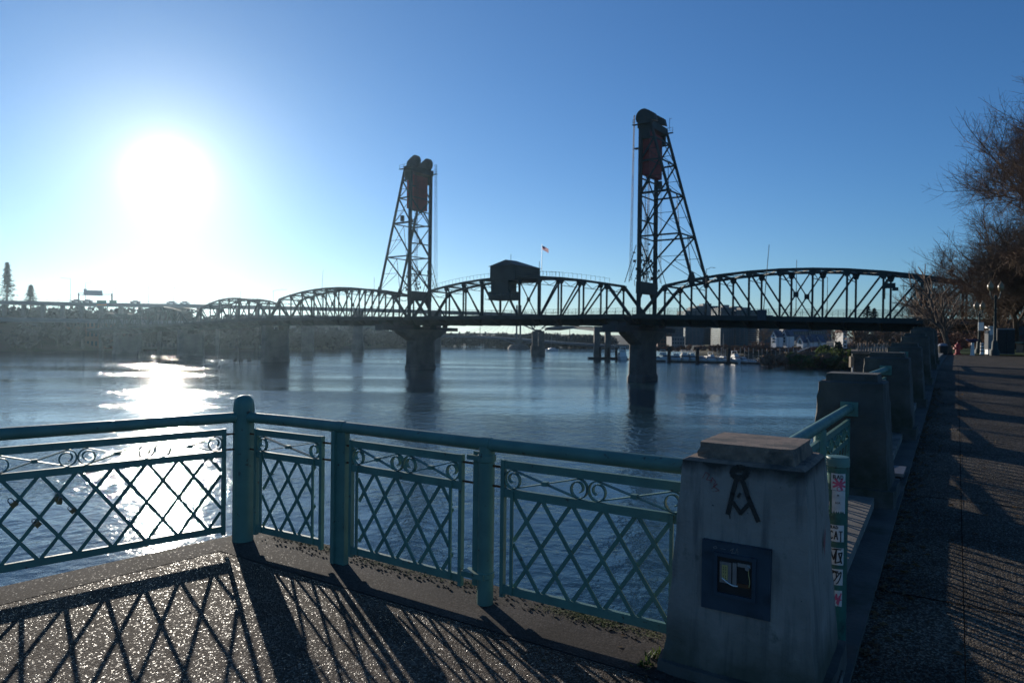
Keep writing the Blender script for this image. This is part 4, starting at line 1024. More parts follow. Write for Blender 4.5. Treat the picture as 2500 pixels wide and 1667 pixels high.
# ================================================================== background: freeway bridges, banks, buildings, boats, trees
def ribbon_deck(pts, width, thick):
    """pts: world points along the near top edge; deck extends away from the camera"""
    q = MB(); n_ = len(pts)
    for i, p in enumerate(pts):
        d = (pts[min(i + 1, n_ - 1)] - pts[max(i - 1, 0)]); d.z = 0; d.normalize(); sd = Vector((-d.y, d.x, 0)) * width
        if sd.y < 0: sd = -sd
        q.v += [p, p + sd, p + sd - UP * thick, p - UP * thick]
    for i in range(n_ - 1):
        for k in range(4): q.f.append((i * 4 + k, i * 4 + (k + 1) % 4, i * 4 + 4 + (k + 1) % 4, i * 4 + 4 + k))
    q.f += [(3, 2, 1, 0), tuple((n_ - 1) * 4 + k for k in range(4))]
    return q
fw = thing('freeway_bridge', 'double deck freeway bridge crossing behind the lift bridge on tall paired columns', 'bridge', tuple(xy(1066, 375, WATER)))
up_pts = [at(x, y, d) for x, y, d in ((-160, 728, 330), (30, 734, 335), (250, 739, 348), (447, 742, 356), (667, 747, 366), (900, 752.5, 374), (1050, 757, 378), (1200, 762, 376), (1330, 768, 366), (1450, 772, 320), (1600, 772, 285), (1720, 772, 262))]
lo_pts = [at(x, y, d) for x, y, d in ((560, 768, 362), (667, 769, 366), (900, 772, 374), (1050, 775, 378), (1200, 778, 376), (1330, 783, 366), (1450, 788, 320), (1600, 790, 285), (1720, 790, 262))]
part('upper_deck', ribbon_deck(up_pts, 12, 1.7), 'steel2', fw, False, True)
part('lower_deck', ribbon_deck(lo_pts, 12, 1.5), 'steel2', fw, False, True)
q = MB()
for (a, c) in zip(up_pts[:-1], up_pts[1:]):
    q.bar(a + UP * .9, c + UP * .9, .12, .1, UP)
    for k in range(8):
        p = a.lerp(c, k / 8); q.bar(p, p + UP * .9, .1, .1)
part('barrier', q, 'steel2', fw, False, True)['kind'] = 'stuff'
def lerp_pts(pts, px):
    for a, c in zip(pts[:-1], pts[1:]):
        ua, uc = a.x / a.y * F + 1250, c.x / c.y * F + 1250
        if ua <= px <= uc: return a.lerp(c, (px - ua) / (uc - ua))
    return pts[-1]
for px in (640, 760, 1000, 1120, 1180, 1240, 1380):
    a, c = lerp_pts(up_pts, px), lerp_pts(lo_pts, px)
    part('deck_column', MB().bar(a - UP * 1.6, c, .9, .9).bar(a - UP * 1.6 + Vector((0, 11, 0)), c + Vector((0, 11, 0)), .9, .9), 'steel2', fw, False, True)
# girder arch with brackets below the lower deck, right part
gp = [at(x, y, d) for x, y, d in ((1292, 792, 371), (1330, 800, 368), (1360, 795.5, 352), (1400, 796, 338), (1450, 801, 318), (1490, 804, 305))]
part('girder', ribbon_deck(gp[1:], 9, 1.3), 'steel2', fw, False, True)
q = MB()
for x0, y0, x1, y1, d in ((1270, 790, 1306, 806, 371), (1330, 806, 1372, 794, 366), (1306, 806, 1322, 806, 371), (1306, 818, 1322, 818, 371), (1306, 806, 1290, 788, 372), (1322, 803, 1340, 788, 368), (1306, 800, 1300, 786, 371), (1300, 794, 1322, 790, 371)):
    q.bar(at(x0, y0, d), at(x1, y1, d), .7, .7)
part('bracket', q, 'steel2', fw, False, True)
def col_pair(xa, xb, ytop, yw, d, w_, fat=None):
    for x in (xa, xb):
        t_ = at(x, ytop, d); g_ = Vector((t_.x, t_.y, WATER - 1))
        part('column', MB().bar(g_, t_, w_, w_), 'pier', fw, False, True)
        if fat: part('column_base', MB().bar(g_, g_ + UP * (fat + 1), w_ * 1.35, w_ * 1.35), 'pier', fw, False, True)
    ta, tb = at(xa, (ytop + yw) / 2, d), at(xb, (ytop + yw) / 2, d)
    part('cross_beam', MB().bar(at(xa, ytop + 1, d), at(xb, ytop + 1, d), 1.2, 1.6, UP), 'pier', fw, False, True)
col_pair(1306, 1322, 808, 866, 371, 3.0, 4.5); col_pair(1058, 1071, 760, 862, 375, 2.9, None); col_pair(869, 881, 760, 860, 372, 2.6, 5.5); col_pair(745, 759, 770, 860, 378, 3.0)
for x in (1457, 1484):
    t_ = at(x, 800, 306); part('column', MB().bar(Vector((t_.x, t_.y, WATER - 1)), t_, 2.4, 2.4), 'pier', fw, False, True)
part('cross_beam', MB().bar(at(1450, 804, 306), at(1492, 804, 306), 2.6, 2.0, UP), 'pier', fw, False, True)
part('footing', MB().box(xy(1470, 304, WATER + .3), (12, 4, 1.2)), 'pile', fw, False, True)

# left: elevated freeway on the east bank carries on from the upper deck
vi = thing('viaduct', 'low dark freeway ramp under the upper road along the east bank', 'viaduct', tuple(xy(120, 330, 3)))
part('deck', ribbon_deck([at(x, y, d) for x, y, d in ((-160, 775, 322), (100, 776, 326), (330, 781, 335), (560, 786, 352), (700, 778, 380))], 12, 1.8), 'steel2', vi, False, True)
for k in range(16):
    p = at(-100 + k * 48, 780, 330 + k * 1.5); part('column', MB().bar(Vector((p.x, p.y + 4, WATER - 1)), Vector((p.x, p.y + 4, at(0, 738, 335).z - 1)), 1.6, 1.6), 'pier', vi, False, True)
# lamps, sign gantry and vehicles on the freeway
for i, (px, yt, arm) in enumerate(((150, 680, -5), (188, 690, 3), (346, 700, -4), (409, 702, 3), (573, 712, 1.2), (257, 706, 2))):
    p = lerp_pts(up_pts, px) + Vector((0, 6, 0)); h_ = (835 - 28 - yt) * p.y / F + EYE - p.z - 0
    h_ = at(px, yt, p.y).z - p.z
    lab = ['tallest thin lamp mast on the freeway, arm pointing left', 'thin lamp mast left of the road sign gantry', 'faint lamp mast right of the small green signs', 'faint lamp mast before the left truss arch', 'stubby mast with a box head above the distant truss', 'thin lamp mast behind the large sign'][i]
    o = thing('lamp_mast', lab, 'lamp mast', tuple(p), 0, 'lamp masts along the freeway')
    part('pole', MB().tube([(0, 0, 0), (0, 0, h_)], [.16, .09], 6), 'steel2', o); part('arm', MB().bar((0, 0, h_ - .1), (arm, 0, h_ + .3), .12, .1), 'steel2', o)
g = thing('sign_gantry', 'steel gantry over the freeway with one large sign panel seen from behind', 'sign gantry', tuple(lerp_pts(up_pts, 232)))
d_ = 344
part('post', MB().bar(at(192, 741, d_), at(192, 715, d_), .5, .5), 'steel2', g, False, True); part('post', MB().bar(at(273, 741, d_), at(273, 717, d_), .5, .5), 'steel2', g, False, True)
part('beam', MB().bar(at(190, 715.5, d_), at(275, 717, d_), .25, .25, UP).bar(at(190, 719.5, d_), at(275, 721, d_), .25, .25, UP), 'steel2', g, False, True)
part('sign_panel', MB().hexa([at(204, 721, d_ - .6), at(250.5, 722.5, d_ - .6), at(250.5, 722.5, d_ - .2), at(204, 721, d_ - .2)], [at(204, 708, d_ - .6), at(250.5, 709.5, d_ - .6), at(250.5, 709.5, d_ - .2), at(204, 708, d_ - .2)]), 'sign_back', g, False, True)
part('exit_tab', MB().hexa([at(204, 708, d_ - .6), at(212, 708, d_ - .6), at(212, 708, d_ - .2), at(204, 708, d_ - .2)], [at(204, 704.5, d_ - .6), at(212, 705.5, d_ - .6), at(212, 705.5, d_ - .2), at(204, 704.5, d_ - .2)]), 'sign_back', g, False, True)
for lab, x0, x1, y0, y1, mt in (('small green freeway sign with a tab, below the large sign', 236, 260, 733, 741, 'sign_green'), ('small green freeway sign right of the other green one', 267, 285, 733, 741, 'sign_green'), ('long orange sign strip under the small green signs', 236, 260, 743, 745.5, 'sign_orange')):
    q = MB().hexa([at(x0, y1, 338), at(x1, y1, 338), at(x1, y1, 338.4), at(x0, y1, 338.4)], [at(x0, y0, 338), at(x1, y0, 338), at(x1, y0, 338.4), at(x0, y0, 338.4)])
    single('road_sign', q, mt, lab, 'road sign')
def vehicle(label, px, kind, h_, L, mat, pts=up_pts):
    p = lerp_pts(pts, px) + Vector((0, 4, 0)); o = thing(kind, label, kind, tuple(p), 0, 'vehicles on the freeway')
    if kind == 'truck':
        part('cargo_box', MB().box((0, 0, h_ / 2 + .5), (L, 2.4, h_ - .6)), mat, o); part('cab', MB().box((-L / 2 - 1.2, 0, 1.4), (1.9, 2.3, 2.2)), 'car', o)
    else:
        part('body', MB().box((0, 0, .65), (L, 1.8, .75)), mat, o); part('cabin', MB().hexa([(-L * .3, -.8, 1.0), (L * .32, -.8, 1.0), (L * .32, .8, 1.0), (-L * .3, .8, 1.0)], [(-L * .16, -.7, 1.5), (L * .2, -.7, 1.5), (L * .2, .7, 1.5), (-L * .16, .7, 1.5)]), 'glass', o)
    for sx in (-.32, .32): part('wheel', MB().tube([(L * sx, -.92, .33), (L * sx, .92, .33)], .33, 10), 'pile', o)
for lab, px, kd, h_, L, mt in (('grey car on the freeway left of the gantry', 172, 'car', 1.5, 4.6, 'car'), ('dark car on the freeway beside the gantry post', 200, 'car', 1.5, 4.5, 'car'), ('dark car right of the small green signs', 318, 'car', 1.5, 4.6, 'car'), ('pale van above the left trusses', 408, 'car', 1.6, 5, 'white'), ('pale car nearest the left truss arch', 441, 'car', 1.5, 4.6, 'white')):
    vehicle(lab, px, kd, h_, L, mt)

# distant cable stayed bridge and truss bridge
tb = thing('cable_stayed_bridge', 'slim distant bridge with two white towers and fanned cables under the lift span', 'bridge', tuple(xy(1266, 525, WATER)))
dk = [at(x, y, d) for x, y, d in ((930, 838, 560), (1075, 818, 548), (1160, 819.5, 540), (1266, 826, 526), (1370, 835, 510), (1500, 843, 492))]
part('deck', ribbon_deck(dk, 9, 1.6), 'steel2', tb, False, True)
for x in (1262, 1271):
    t_ = at(x, 745, 526); part('tower', MB().bar(Vector((t_.x, t_.y, WATER)), t_, 1.3, 1.3), 'slab', tb, False, True)
part('footing', MB().lathe(xy(1266, 526, WATER - 1), [(8.5, 0), (8, 2.2), (6, 4.2), (3, 4.4)], 14), 'pier', tb, True, True)
part('pier', MB().bar(xy(1266, 526, WATER), at(1266, 826, 526), 5, 3), 'pier', tb, False, True)
q = MB()
for k in range(1, 9):
    q.tube([at(1266, 748 + k * 3, 526), lerp_pts(dk, 1266 - k * 19)], .07, 4, False); q.tube([at(1266, 748 + k * 3, 526), lerp_pts(dk, 1266 + k * 19)], .07, 4, False)
c_ = part('cable', q, 'slab', tb, False, True); c_['kind'] = 'stuff'
for x0, x1 in ((1222, 1262), (1310, 1270)):
    part('brace', MB().bar(lerp_pts(dk, x0) - UP, xy(x1, 526, WATER + 3.5), .7, .7), 'steel2', tb, False, True)
rb = thing('truss_bridge', 'far thin deck truss bridge above the wooded shore', 'bridge', tuple(xy(1250, 700, WATER)))
def rtop(x): return 813 + .0019 * (x - 1190) ** 2 * .08 + (.028 * max(0, x - 1190))
tp = [at(x, rtop(x), 700) for x in range(1090, 1480, 15)]
part('top_chord', ribbon_deck(tp, 8, .9), 'steel2', rb, False, True)
def rbot(x): return rtop(x) + 4 + 9 * abs(((x - 1045) % 140) / 70 - 1) ** 2
bp_ = [at(x, rbot(x), 700) for x in range(1090, 1480, 15)]
for a, c in zip(bp_[:-1], bp_[1:]): part('bottom_chord', MB().bar(a, c, .7, .6, UP), 'steel2', rb, False, True)
q = MB()
for i in range(len(tp) - 1):
    a, c = (tp[i], bp_[i + 1]) if i % 2 else (bp_[i], tp[i + 1]); q.bar(a, c, .4, .4); q.bar(tp[i], bp_[i], .35, .35)
part('web', q, 'steel2', rb, False, True)['kind'] = 'stuff'
for x in (1047 + 45, 1185 + 2, 1325, 1392):
    t_ = at(x, rbot(x), 700); part('pier', MB().bar(Vector((t_.x, t_.y, WATER)), t_, 3, 3), 'pier', rb, False, True)
q = MB()
for x0, y0, x1, y1 in ((1080, 832, 1092, 842), (1092, 842, 1130, 822)): q.bar(at(x0, y0, 620), at(x1, y1, 620), .9, .9)
part('v_strut', q, 'steel2', rb, False, True)
part('v_strut', MB().bar(xy(1092, 620, WATER), at(1092, 838, 620), 4, 4), 'pier', rb, False, True)
mast_pts = ((1391, 803, 838, 600), (1172, 797, 818, 690))
for i, (x, y0, y1, d) in enumerate(mast_pts):
    o = thing('mast', ['thin mast standing right of the twin columns in the haze', 'faint thin mast over the far truss bridge'][i], 'mast', tuple(at(x, y1, d))); part('pole', MB().bar(at(x, y1 + 8, d), at(x, y0, d), .5, .5), 'steel2', o, False, True)

# ---- woods and single trees
def crown_cloud(q, c, rx, rz_, n_, leaf, rnd, low=-.6):
    for _ in range(n_):
        while True:
            v = Vector((rnd.uniform(-1, 1), rnd.uniform(-1, 1), rnd.uniform(low, 1)))
            if v.length < 1 and v.length > rnd.random() * .75: break
        p = c + Vector((v.x * rx, v.y * rx, v.z * rz_)); s_ = leaf * rnd.uniform(.5, 1.4)
        a = Vector((rnd.gauss(0, 1), rnd.gauss(0, 1), rnd.gauss(0, 1))).normalized(); b_ = a.orthogonal().normalized()
        q.add([p - a * s_ - b_ * s_ * .5, p + a * s_ - b_ * s_ * .4, p + a * s_ * .8 + b_ * s_ * .6, p - a * s_ * .9 + b_ * s_ * .5], [(0, 1, 2, 3)])
def bare_crown(q, p, h, spread, n_, rnd, th=.14):
    """bare tree seen far off: short trunk and a fan of thin upswept branches"""
    q.bar(p, p + UP * h * .35, th * 2.4, th * 2.4)
    for _ in range(n_):
        b0 = p + UP * h * rnd.uniform(.2, .55); a = rnd.uniform(0, 6.28); L_ = h * rnd.uniform(.25, .6); el = rnd.uniform(.35, 1.3)
        m_ = b0 + Vector((math.cos(a) * math.cos(el), math.sin(a) * math.cos(el), math.sin(el))) * L_ * .55
        e_ = m_ + Vector((math.cos(a) * math.cos(el) * spread, math.sin(a) * math.cos(el) * spread, .8)) * L_ * .5
        if e_.z > p.z + h: e_.z = p.z + h * rnd.uniform(.85, 1)
        q.bar(b0, m_, th, th); q.bar(m_, e_, th * .6, th * .6)
        for _k in range(3):
            t_ = m_.lerp(e_, rnd.random()); q.bar(t_, t_ + Vector((rnd.uniform(-1, 1), rnd.uniform(-1, 1), rnd.uniform(.1, 1))) * L_ * .22, th * .45, th * .45)
def wood(name, spots, mat, seed, leaf=1.1, dens=90, bare=0.0):
    rnd = random.Random(seed); q = MB()
    for (p, r_, h) in spots:
        if rnd.random() < bare: bare_crown(q, p, h * 1.1, 1.0, 26, rnd, .16)
        else: crown_cloud(q, p + UP * h * .5, r_, h * .52, dens, leaf, rnd, -1)
    return single(name, q, mat, kind='stuff')
rnd = random.Random(21)
sp = []
for i in range(260):
    x = rnd.uniform(-120, 660); d = rnd.uniform(350, 385); p = xy(x, d, -4); ytop = rnd.uniform(744, 768) if x < 455 else rnd.uniform(768, 782); sp.append((p, rnd.uniform(4, 6.5), at(x, ytop, d).z - p.z))
for t in range(-330, 270, 5):
    for k in range(2):
        p = E0 + U * (t + rnd.uniform(-3, 3)) - N * rnd.uniform(3, 34); sp.append((Vector((p.x, p.y, -6)), rnd.uniform(3, 5.5), rnd.uniform(7, 13.5) * (1.0 if t < 60 else 1.1)))
wood('east_bank_wood', sp, 'wood_far', 1, 1.0, 110, .35)
sp = []
for i in range(170):
    x = rnd.uniform(1075, 1500); d = rnd.uniform(590, 640); p = xy(x, d, WATER + .5)
    h = (835 - 812 - (x - 1100) * .012 + 10) * d / F * rnd.uniform(.75, 1.05) if x < 1290 else rnd.uniform(8, 12)
    sp.append((p, rnd.uniform(4, 7), max(6, h)))
wood('far_shore_wood', sp, 'wood_far', 2, 1.3, 90, .3)
sp = []
for i in range(150):
    x = rnd.uniform(640, 1010); d = rnd.uniform(500, 700) if x > 820 else rnd.uniform(400, 520); p = xy(x, d, WATER + 1)
    ytop = rnd.uniform(805, 825) - (8 if x < 860 else 0); h = at(x, ytop, d).z - p.z; sp.append((p, rnd.uniform(4, 7), h))
wood('left_far_wood', sp, 'wood_far', 3, 1.2, 90, .25)
sp = []
for i in range(110):
    x = rnd.uniform(1560, 2130); d = rnd.uniform(300, 312); p = xy(x, d, -3.5); ytop = rnd.uniform(839, 854) - (9 if 1835 < x < 1875 or x > 2030 else 0) + (5 if 1880 < x < 2012 else 0); sp.append((p, rnd.uniform(2.5, 4.5), at(x, ytop, d).z - p.z))
wood('marina_trees', sp, 'twig_red', 4, .7, 60, .75)
sp = []
for i in range(60):
    x = rnd.uniform(2085, 2260); d = rnd.uniform(215, 260); p = xy(x, d, 0); ytop = rnd.uniform(790, 826); sp.append((p, rnd.uniform(3, 5), at(x, ytop, d).z - p.z))
wood('park_edge_trees', sp, 'twig', 5, .6, 60, .95)
sp = []
for i in range(150):
    x = rnd.uniform(1925, 2110); d = rnd.uniform(216, 268) ; yb = 905 - (2110 - x) * .08
    p = at(x, yb - rnd.uniform(4, 44 if x > 1995 else 24), d + 12); sp.append((p - UP * 1.2, rnd.uniform(1.0, 2.2), rnd.uniform(1.4, 2.8)))
wood('bank_shrubs', sp, 'leaf', 6, .36, 120, .0)
sp = []
for i in range(120):
    x = rnd.uniform(1860, 2125); d = rnd.uniform(215, 262); p = at(x, 893 - (1 - abs(x - 2000) / 160) * 3 - rnd.uniform(0, 25), d + 14); sp.append((p - UP, rnd.uniform(1.2, 2.4), rnd.uniform(1.6, 3)))
wood('bank_brush', sp, 'twig', 7, .38, 90, .2)
def evergreen(label, px, yt, yb, d, rpx, mat='leaf', n_=420, leaf=.45, cone=False, group='evergreens on the west bank'):
    pb = at(px, yb, d); h = at(px, yt, d).z - pb.z; r_ = rpx * d / F
    o = thing('evergreen_tree', label, 'tree', tuple(pb), 0, group); rnd = random.Random(int(px))
    part('trunk', MB().tube([(0, 0, -4), (0, 0, h * .9)], [.35 + r_ * .03, .08], 7), 'bark', o)
    q = MB()
    if cone:
        for k in range(n_):
            t = rnd.random() ** .8; z = h * (.02 + .98 * t); rr = r_ * (1 - t) ** 1.0 * rnd.uniform(.1, 1.2) * (1 + .3 * math.sin(t * 55)); a = rnd.uniform(0, 6.28)
            p = Vector((math.cos(a) * rr, math.sin(a) * rr, z - rr * .25)); dd = Vector((math.cos(a), math.sin(a), -.35)) * leaf * rnd.uniform(.6, 1.4); w_ = Vector((-math.sin(a), math.cos(a), rnd.uniform(-.3, .3))) * leaf * .35
            q.add([p - w_, p + dd - w_ * .3, p + dd + w_ * .3, p + w_], [(0, 1, 2, 3)])
    else: crown_cloud(q, Vector((0, 0, h * .52)), r_, h * .5, n_, leaf, rnd, -1)
    part('crown', q, mat, o); return o
evergreen('tall narrow conifer at the left picture edge', 17, 640, 742, 352, 21, 'conifer', 1700, 1.0, True, 'conifers on the east bank')
evergreen('smaller conifer right of the tall narrow one', 75, 695, 742, 352, 17, 'conifer', 1100, .9, True, 'conifers on the east bank')
evergreen('dark rounded evergreen bush on the west bank', 2010, 843, 880, 255, 19, 'leaf', 500, .5)
evergreen('upright dark evergreen beside the far wall bay', 2046, 834, 878, 240, 10, 'conifer', 420, .45)
evergreen('small dark evergreen seen through the right end of the truss', 2118, 746, 790, 300, 18, 'conifer', 600, .8, True)
evergreen('dark evergreen left of its pair behind the truss end', 2134, 752, 790, 300, 14, 'conifer', 500, .8, True)

# ---- buildings
def glass_tower(label, x0, x1, yt, d, depth, floors, mat='tower_glass', slab='slab', group='glass towers behind the marina', mull=5):
    a, c = xy(x0, d, -2), xy(x1, d, -2); w_ = (c - a).length; h = at((x0 + x1) / 2, yt, d).z + 2
    o = thing('glass_tower', label, 'building', tuple((a + c) / 2), math.atan2(c.y - a.y, c.x - a.x), group)
    part('glass_body', MB().box((0, depth / 2, h / 2), (w_ - .6, depth, h)), mat, o)
    for k in range(floors + 1): part('floor_slab', MB().box((0, depth / 2, h * k / floors), (w_, depth + .9, .7)), slab, o)
    for k in range(mull + 1): part('mullion', MB().box((-w_ / 2 + .3 + (w_ - .6) * k / mull, -.2, h / 2), (.5, .35, h - .8)), slab, o)
    part('roof_box', MB().box((w_ * .1, depth / 2, h + 1.2), (w_ * .4, depth * .5, 2.0)), 'grey_wall', o)
    return o
glass_tower('teal glass tower nearest the right bridge pier', 1672, 1718, 760, 420, 20, 18)
glass_tower('wide teal glass tower second from the right pier', 1700, 1752, 748, 470, 22, 22)
glass_tower('blue glass tower in the middle of the group', 1758, 1792, 752, 430, 20, 19)
glass_tower('broad low glass block right of the towers', 1794, 1850, 758, 440, 20, 16)
glass_tower('far dark block topped with a roof box at right', 1768, 1830, 754, 520, 22, 16, 'glass', 'grey_wall')
glass_tower('pale slab block left of the glass towers', 1616, 1668, 790, 400, 18, 12, 'glass', 'slab')
glass_tower('low glass block behind the white gabled houses', 1852, 1905, 778, 400, 18, 12)
def block(label, x0, x1, yt, yb, d, depth, cols, rows, wall='grey_wall', roof=None, name='building', group=None):
    a, c = xy(x0, d), xy(x1, d); w_ = (c - a).length; z0 = at(x0, yb, d).z; h = at((x0 + x1) / 2, yt, d).z - z0
    o = thing(name, label, 'building', tuple(((a + c) / 2).to_2d().to_3d() + UP * z0), math.atan2(c.y - a.y, c.x - a.x), group)
    part('wall', MB().box((0, depth / 2, h / 2), (w_, depth, h)), wall, o)
    if roof: part('roof', MB().add([(-w_ / 2 - .3, -.4, h), (w_ / 2 + .3, -.4, h), (w_ / 2 + .3, depth + .4, h), (-w_ / 2 - .3, depth + .4, h), (-w_ / 2, depth / 2, h + depth * .3), (w_ / 2, depth / 2, h + depth * .3)], [(0, 1, 5, 4), (2, 3, 4, 5), (1, 2, 5), (3, 0, 4), (3, 2, 1, 0)]), roof, o)
    else: part('parapet', MB().box((0, depth / 2, h + .25), (w_ + .3, depth + .3, .5)), wall, o)
    for i in range(cols):
        for j in range(rows):
            part('window', MB().box((-w_ / 2 + w_ * (i + .5) / cols, -.03, h * (j + .55) / rows), (w_ / cols * .55, .12, h / rows * .5)), 'glass', o)
    return o
def gabled(label, x0, x1, yt, yb, d, depth=2.6, balcony=False):
    a, c = xy(x0, d), xy(x1, d); w_ = (c - a).length * 2.6; z0 = at(x0, yb, d).z; h = at((x0 + x1) / 2, yt, d).z - z0; he = h - 2.4
    o = thing('gabled_house', label, 'house', tuple(((a + c) / 2).to_2d().to_3d() + UP * z0), math.atan2(c.y - a.y, c.x - a.x) - R(70), 'white gabled houses above the marina')
    part('wall', MB().extrude([(-w_ / 2, 0, -2), (w_ / 2, 0, -2), (w_ / 2, 0, he), (0, 0, h), (-w_ / 2, 0, he)], (0, depth, 0)), 'white', o)
    rf = MB()
    for s_ in (-1, 1): rf.hexa([(0, -.3, h + .02), (s_ * (w_ / 2 + .4), -.3, he - .5), (s_ * (w_ / 2 + .4), depth, he - .5), (0, depth, h + .02)], [(0, -.3, h + .3), (s_ * (w_ / 2 + .4), -.3, he - .2), (s_ * (w_ / 2 + .4), depth, he - .2), (0, depth, h + .3)])
    part('roof', rf, 'blue_roof', o)
    for z_ in (he * .25, he * .62): part('window', MB().box((0, -.05, z_), (w_ * .42, .14, he * .24)), 'glass', o)
    part('window', MB().box((0, -.05, he + .3), (w_ * .22, .14, .9)), 'glass', o)
    if balcony: part('balcony', MB().box((0, -.6, he * .45), (w_ * .8, 1.2, .25)).box((0, -1.2, he * .5), (w_ * .8, .08, .9)), 'white', o)
    return o
gabled('white gabled house, leftmost of the first pair', 1885, 1892, 808, 838, 330); gabled('white gabled house, right one of the first pair', 1892, 1899, 808, 838, 330)
gabled('white gabled house, left one of the second pair', 1910, 1917.5, 806, 838, 330); gabled('white gabled house, right one of the second pair', 1917.5, 1925, 806, 838, 330)
bl = block('white terrace with balconies linking the two gabled pairs', 1899, 1910, 818, 838, 331, 8, 1, 3, 'white', None, 'terrace')
gabled('lone small white gable left of the lower pair', 1949, 1957, 821, 840, 315); gabled('lower white gabled house, left of its pair', 1966, 1974.5, 820, 842, 315); gabled('lower white gabled house, right of its pair', 1974.5, 1983, 819, 842, 315)
gabled('white gabled house standing alone at the right of the lower row', 1991, 2001, 820, 843, 315)
block('slim white stair tower at the right end of the row', 2004.5, 2008.5, 826, 842, 315, 5, 1, 3, 'white', None, 'stair_tower')
block('long blue grey roofed row house behind the white gables', 1925, 1972, 808, 832, 350, 12, 8, 2, 'blue_roof', 'blue_roof', 'row_house')
block('second blue grey row house further right', 1974, 2030, 806, 832, 352, 12, 9, 2, 'blue_roof', 'blue_roof', 'row_house')
block('pale narrow house by the bare trees right of the row houses', 2058, 2068, 812, 850, 290, 8, 1, 4, 'offwhite', 'brick', 'narrow_house')
block('brick building between the pier and the glass towers', 1606, 1640, 800, 850, 380, 14, 5, 5, 'brick')
block('pale low building right of the right pier', 1640, 1672, 824, 852, 360, 12, 5, 3, 'grey_wall')
block('striped grey warehouse left of the hazy columns', 702, 736, 808, 834, 420, 16, 9, 1, 'slab', None, 'warehouse')
block('low dark warehouse on the east bank behind the left truss', 560, 640, 800, 850, 390, 20, 10, 2, 'grey_wall', None, 'warehouse')
block('long dark building under the freeway at far left', -60, 90, 790, 850, 345, 20, 14, 3, 'grey_wall')
block('dark building on the east bank below the road sign', 150, 290, 782, 850, 350, 20, 14, 3, 'brick')
block('grey building on the east bank by the dim shore pier', 320, 440, 790, 852, 362, 18, 12, 3, 'grey_wall')
block('small pale building on the far left shore between the columns', 776, 815, 812, 835, 470, 14, 6, 2, 'offwhite')
block('brick building under the bridge ramp at the edge of the park', 2300, 2420, 818, 852, 120, 4, 8, 2, 'brick')
block('dark red building behind the park trees at far right', 2420, 2560, 790, 852, 130, 12, 8, 3, 'brick')

# ---- marina: docks, piles, boats
b = MB(); a, c = xy(1600, 284, WATER), xy(1900, 266, WATER)
dk_ = thing('dock', 'long dark floating dock in front of the boats', 'dock', tuple((a + c) / 2))
part('walkway', MB().hexa([a, c, c + Vector((.6, 2.6, 0)), a + Vector((.6, 2.6, 0))], [p + UP * .55 for p in (a, c, c + Vector((.6, 2.6, 0)), a + Vector((.6, 2.6, 0)))]), 'wood', dk_, False, True)
part('wale', MB().bar(a + UP * .25 - Vector((0, .1, 0)), c + UP * .25 - Vector((0, .1, 0)), .3, .2, UP), 'pile', dk_, False, True)
a, c = xy(1487, 306, WATER), xy(1536, 300, WATER)
d2 = thing('dock', 'short light brown dock left of the right pier', 'dock', tuple((a + c) / 2)); part('walkway', MB().hexa([a, c, c + Vector((0, 4, 0)), a + Vector((0, 4, 0))], [p + UP * .7 for p in (a, c, c + Vector((0, 4, 0)), a + Vector((0, 4, 0)))]), 'wood', d2, False, True)
a, c = xy(1890, 272, WATER), xy(1975, 300, -1.5)
gg = thing('gangway', 'sloping gangway from the dock up to the bank', 'gangway', tuple(a)); part('ramp', MB().bar(a + UP * .8, c, 1.6, .3, Vector((0, 1, 0))), 'steel2', gg, False, True); part('handrail', MB().bar(a + UP * 1.8, c + UP, .1, .1), 'steel2', gg, False, True)
def pilel(label, px, yt, yb, d, w_, mat='pile', group='mooring piles along the dock'):
    p = xy(px, d, WATER - 1); o = thing('mooring_pile', label, 'pile', tuple(p), 0, group); h = at(px, yt, d).z - p.z
    part('shaft', MB().tube([(0, 0, 0), (0, 0, h - .3)], [w_, w_ * .9], 8), mat, o); part('pile_cap', MB().tube([(0, 0, h - .3), (0, 0, h)], [w_ * 1.1, w_ * .5], 8), mat, o)
for lab, px, yt, w_, d in (('thick dark pile right of the bridge pier', 1634, 846, .75, 281), ('thick dark pile in the middle of the boats', 1703, 850, .75, 277), ('thick dark pile before the right boats', 1779, 850, .75, 272), ('thickest dark pile at the right end of the dock', 1887, 854, 1.0, 267), ('dark pile left of the short brown dock', 1466, 846, .5, 303), ('slim dark pile at the short brown dock', 1486, 848, .5, 303), ('grey pile behind the short brown dock', 1505, 848, .6, 306), ('pile beside the white cruiser', 1526, 850, .5, 303)):
    pilel(lab, px, yt, 0, d, w_)
POLES = ['thin pole %s' % t for t in ('left of the sailing boat mast', 'just right of the sailing boat mast', 'behind the boat left of the right thick pile', 'behind the right thick pile', 'behind the narrow white boat', 'behind the tallest white boat', 'right of the tallest white boat', 'behind the boat second from the skiffs',
    'left of the first low skiff', 'right of the first low skiff', 'behind the low pale skiff', 'right of the low pale skiff', 'behind the last small white boat', 'close left of the thickest pile', 'close right of the thickest pile', 'at the foot of the gangway', 'beside the middle of the gangway', 'under the upper gangway', 'at the top of the gangway', 'farthest right before the shrubs')]
for i, px in enumerate(range(1740, 1950, 11)):
    pilel(POLES[i], px + rnd.uniform(-3, 3), 851 + rnd.uniform(-4, 5), 0, 284 + rnd.uniform(-4, 8), .12, 'metal', 'thin poles among the boats')
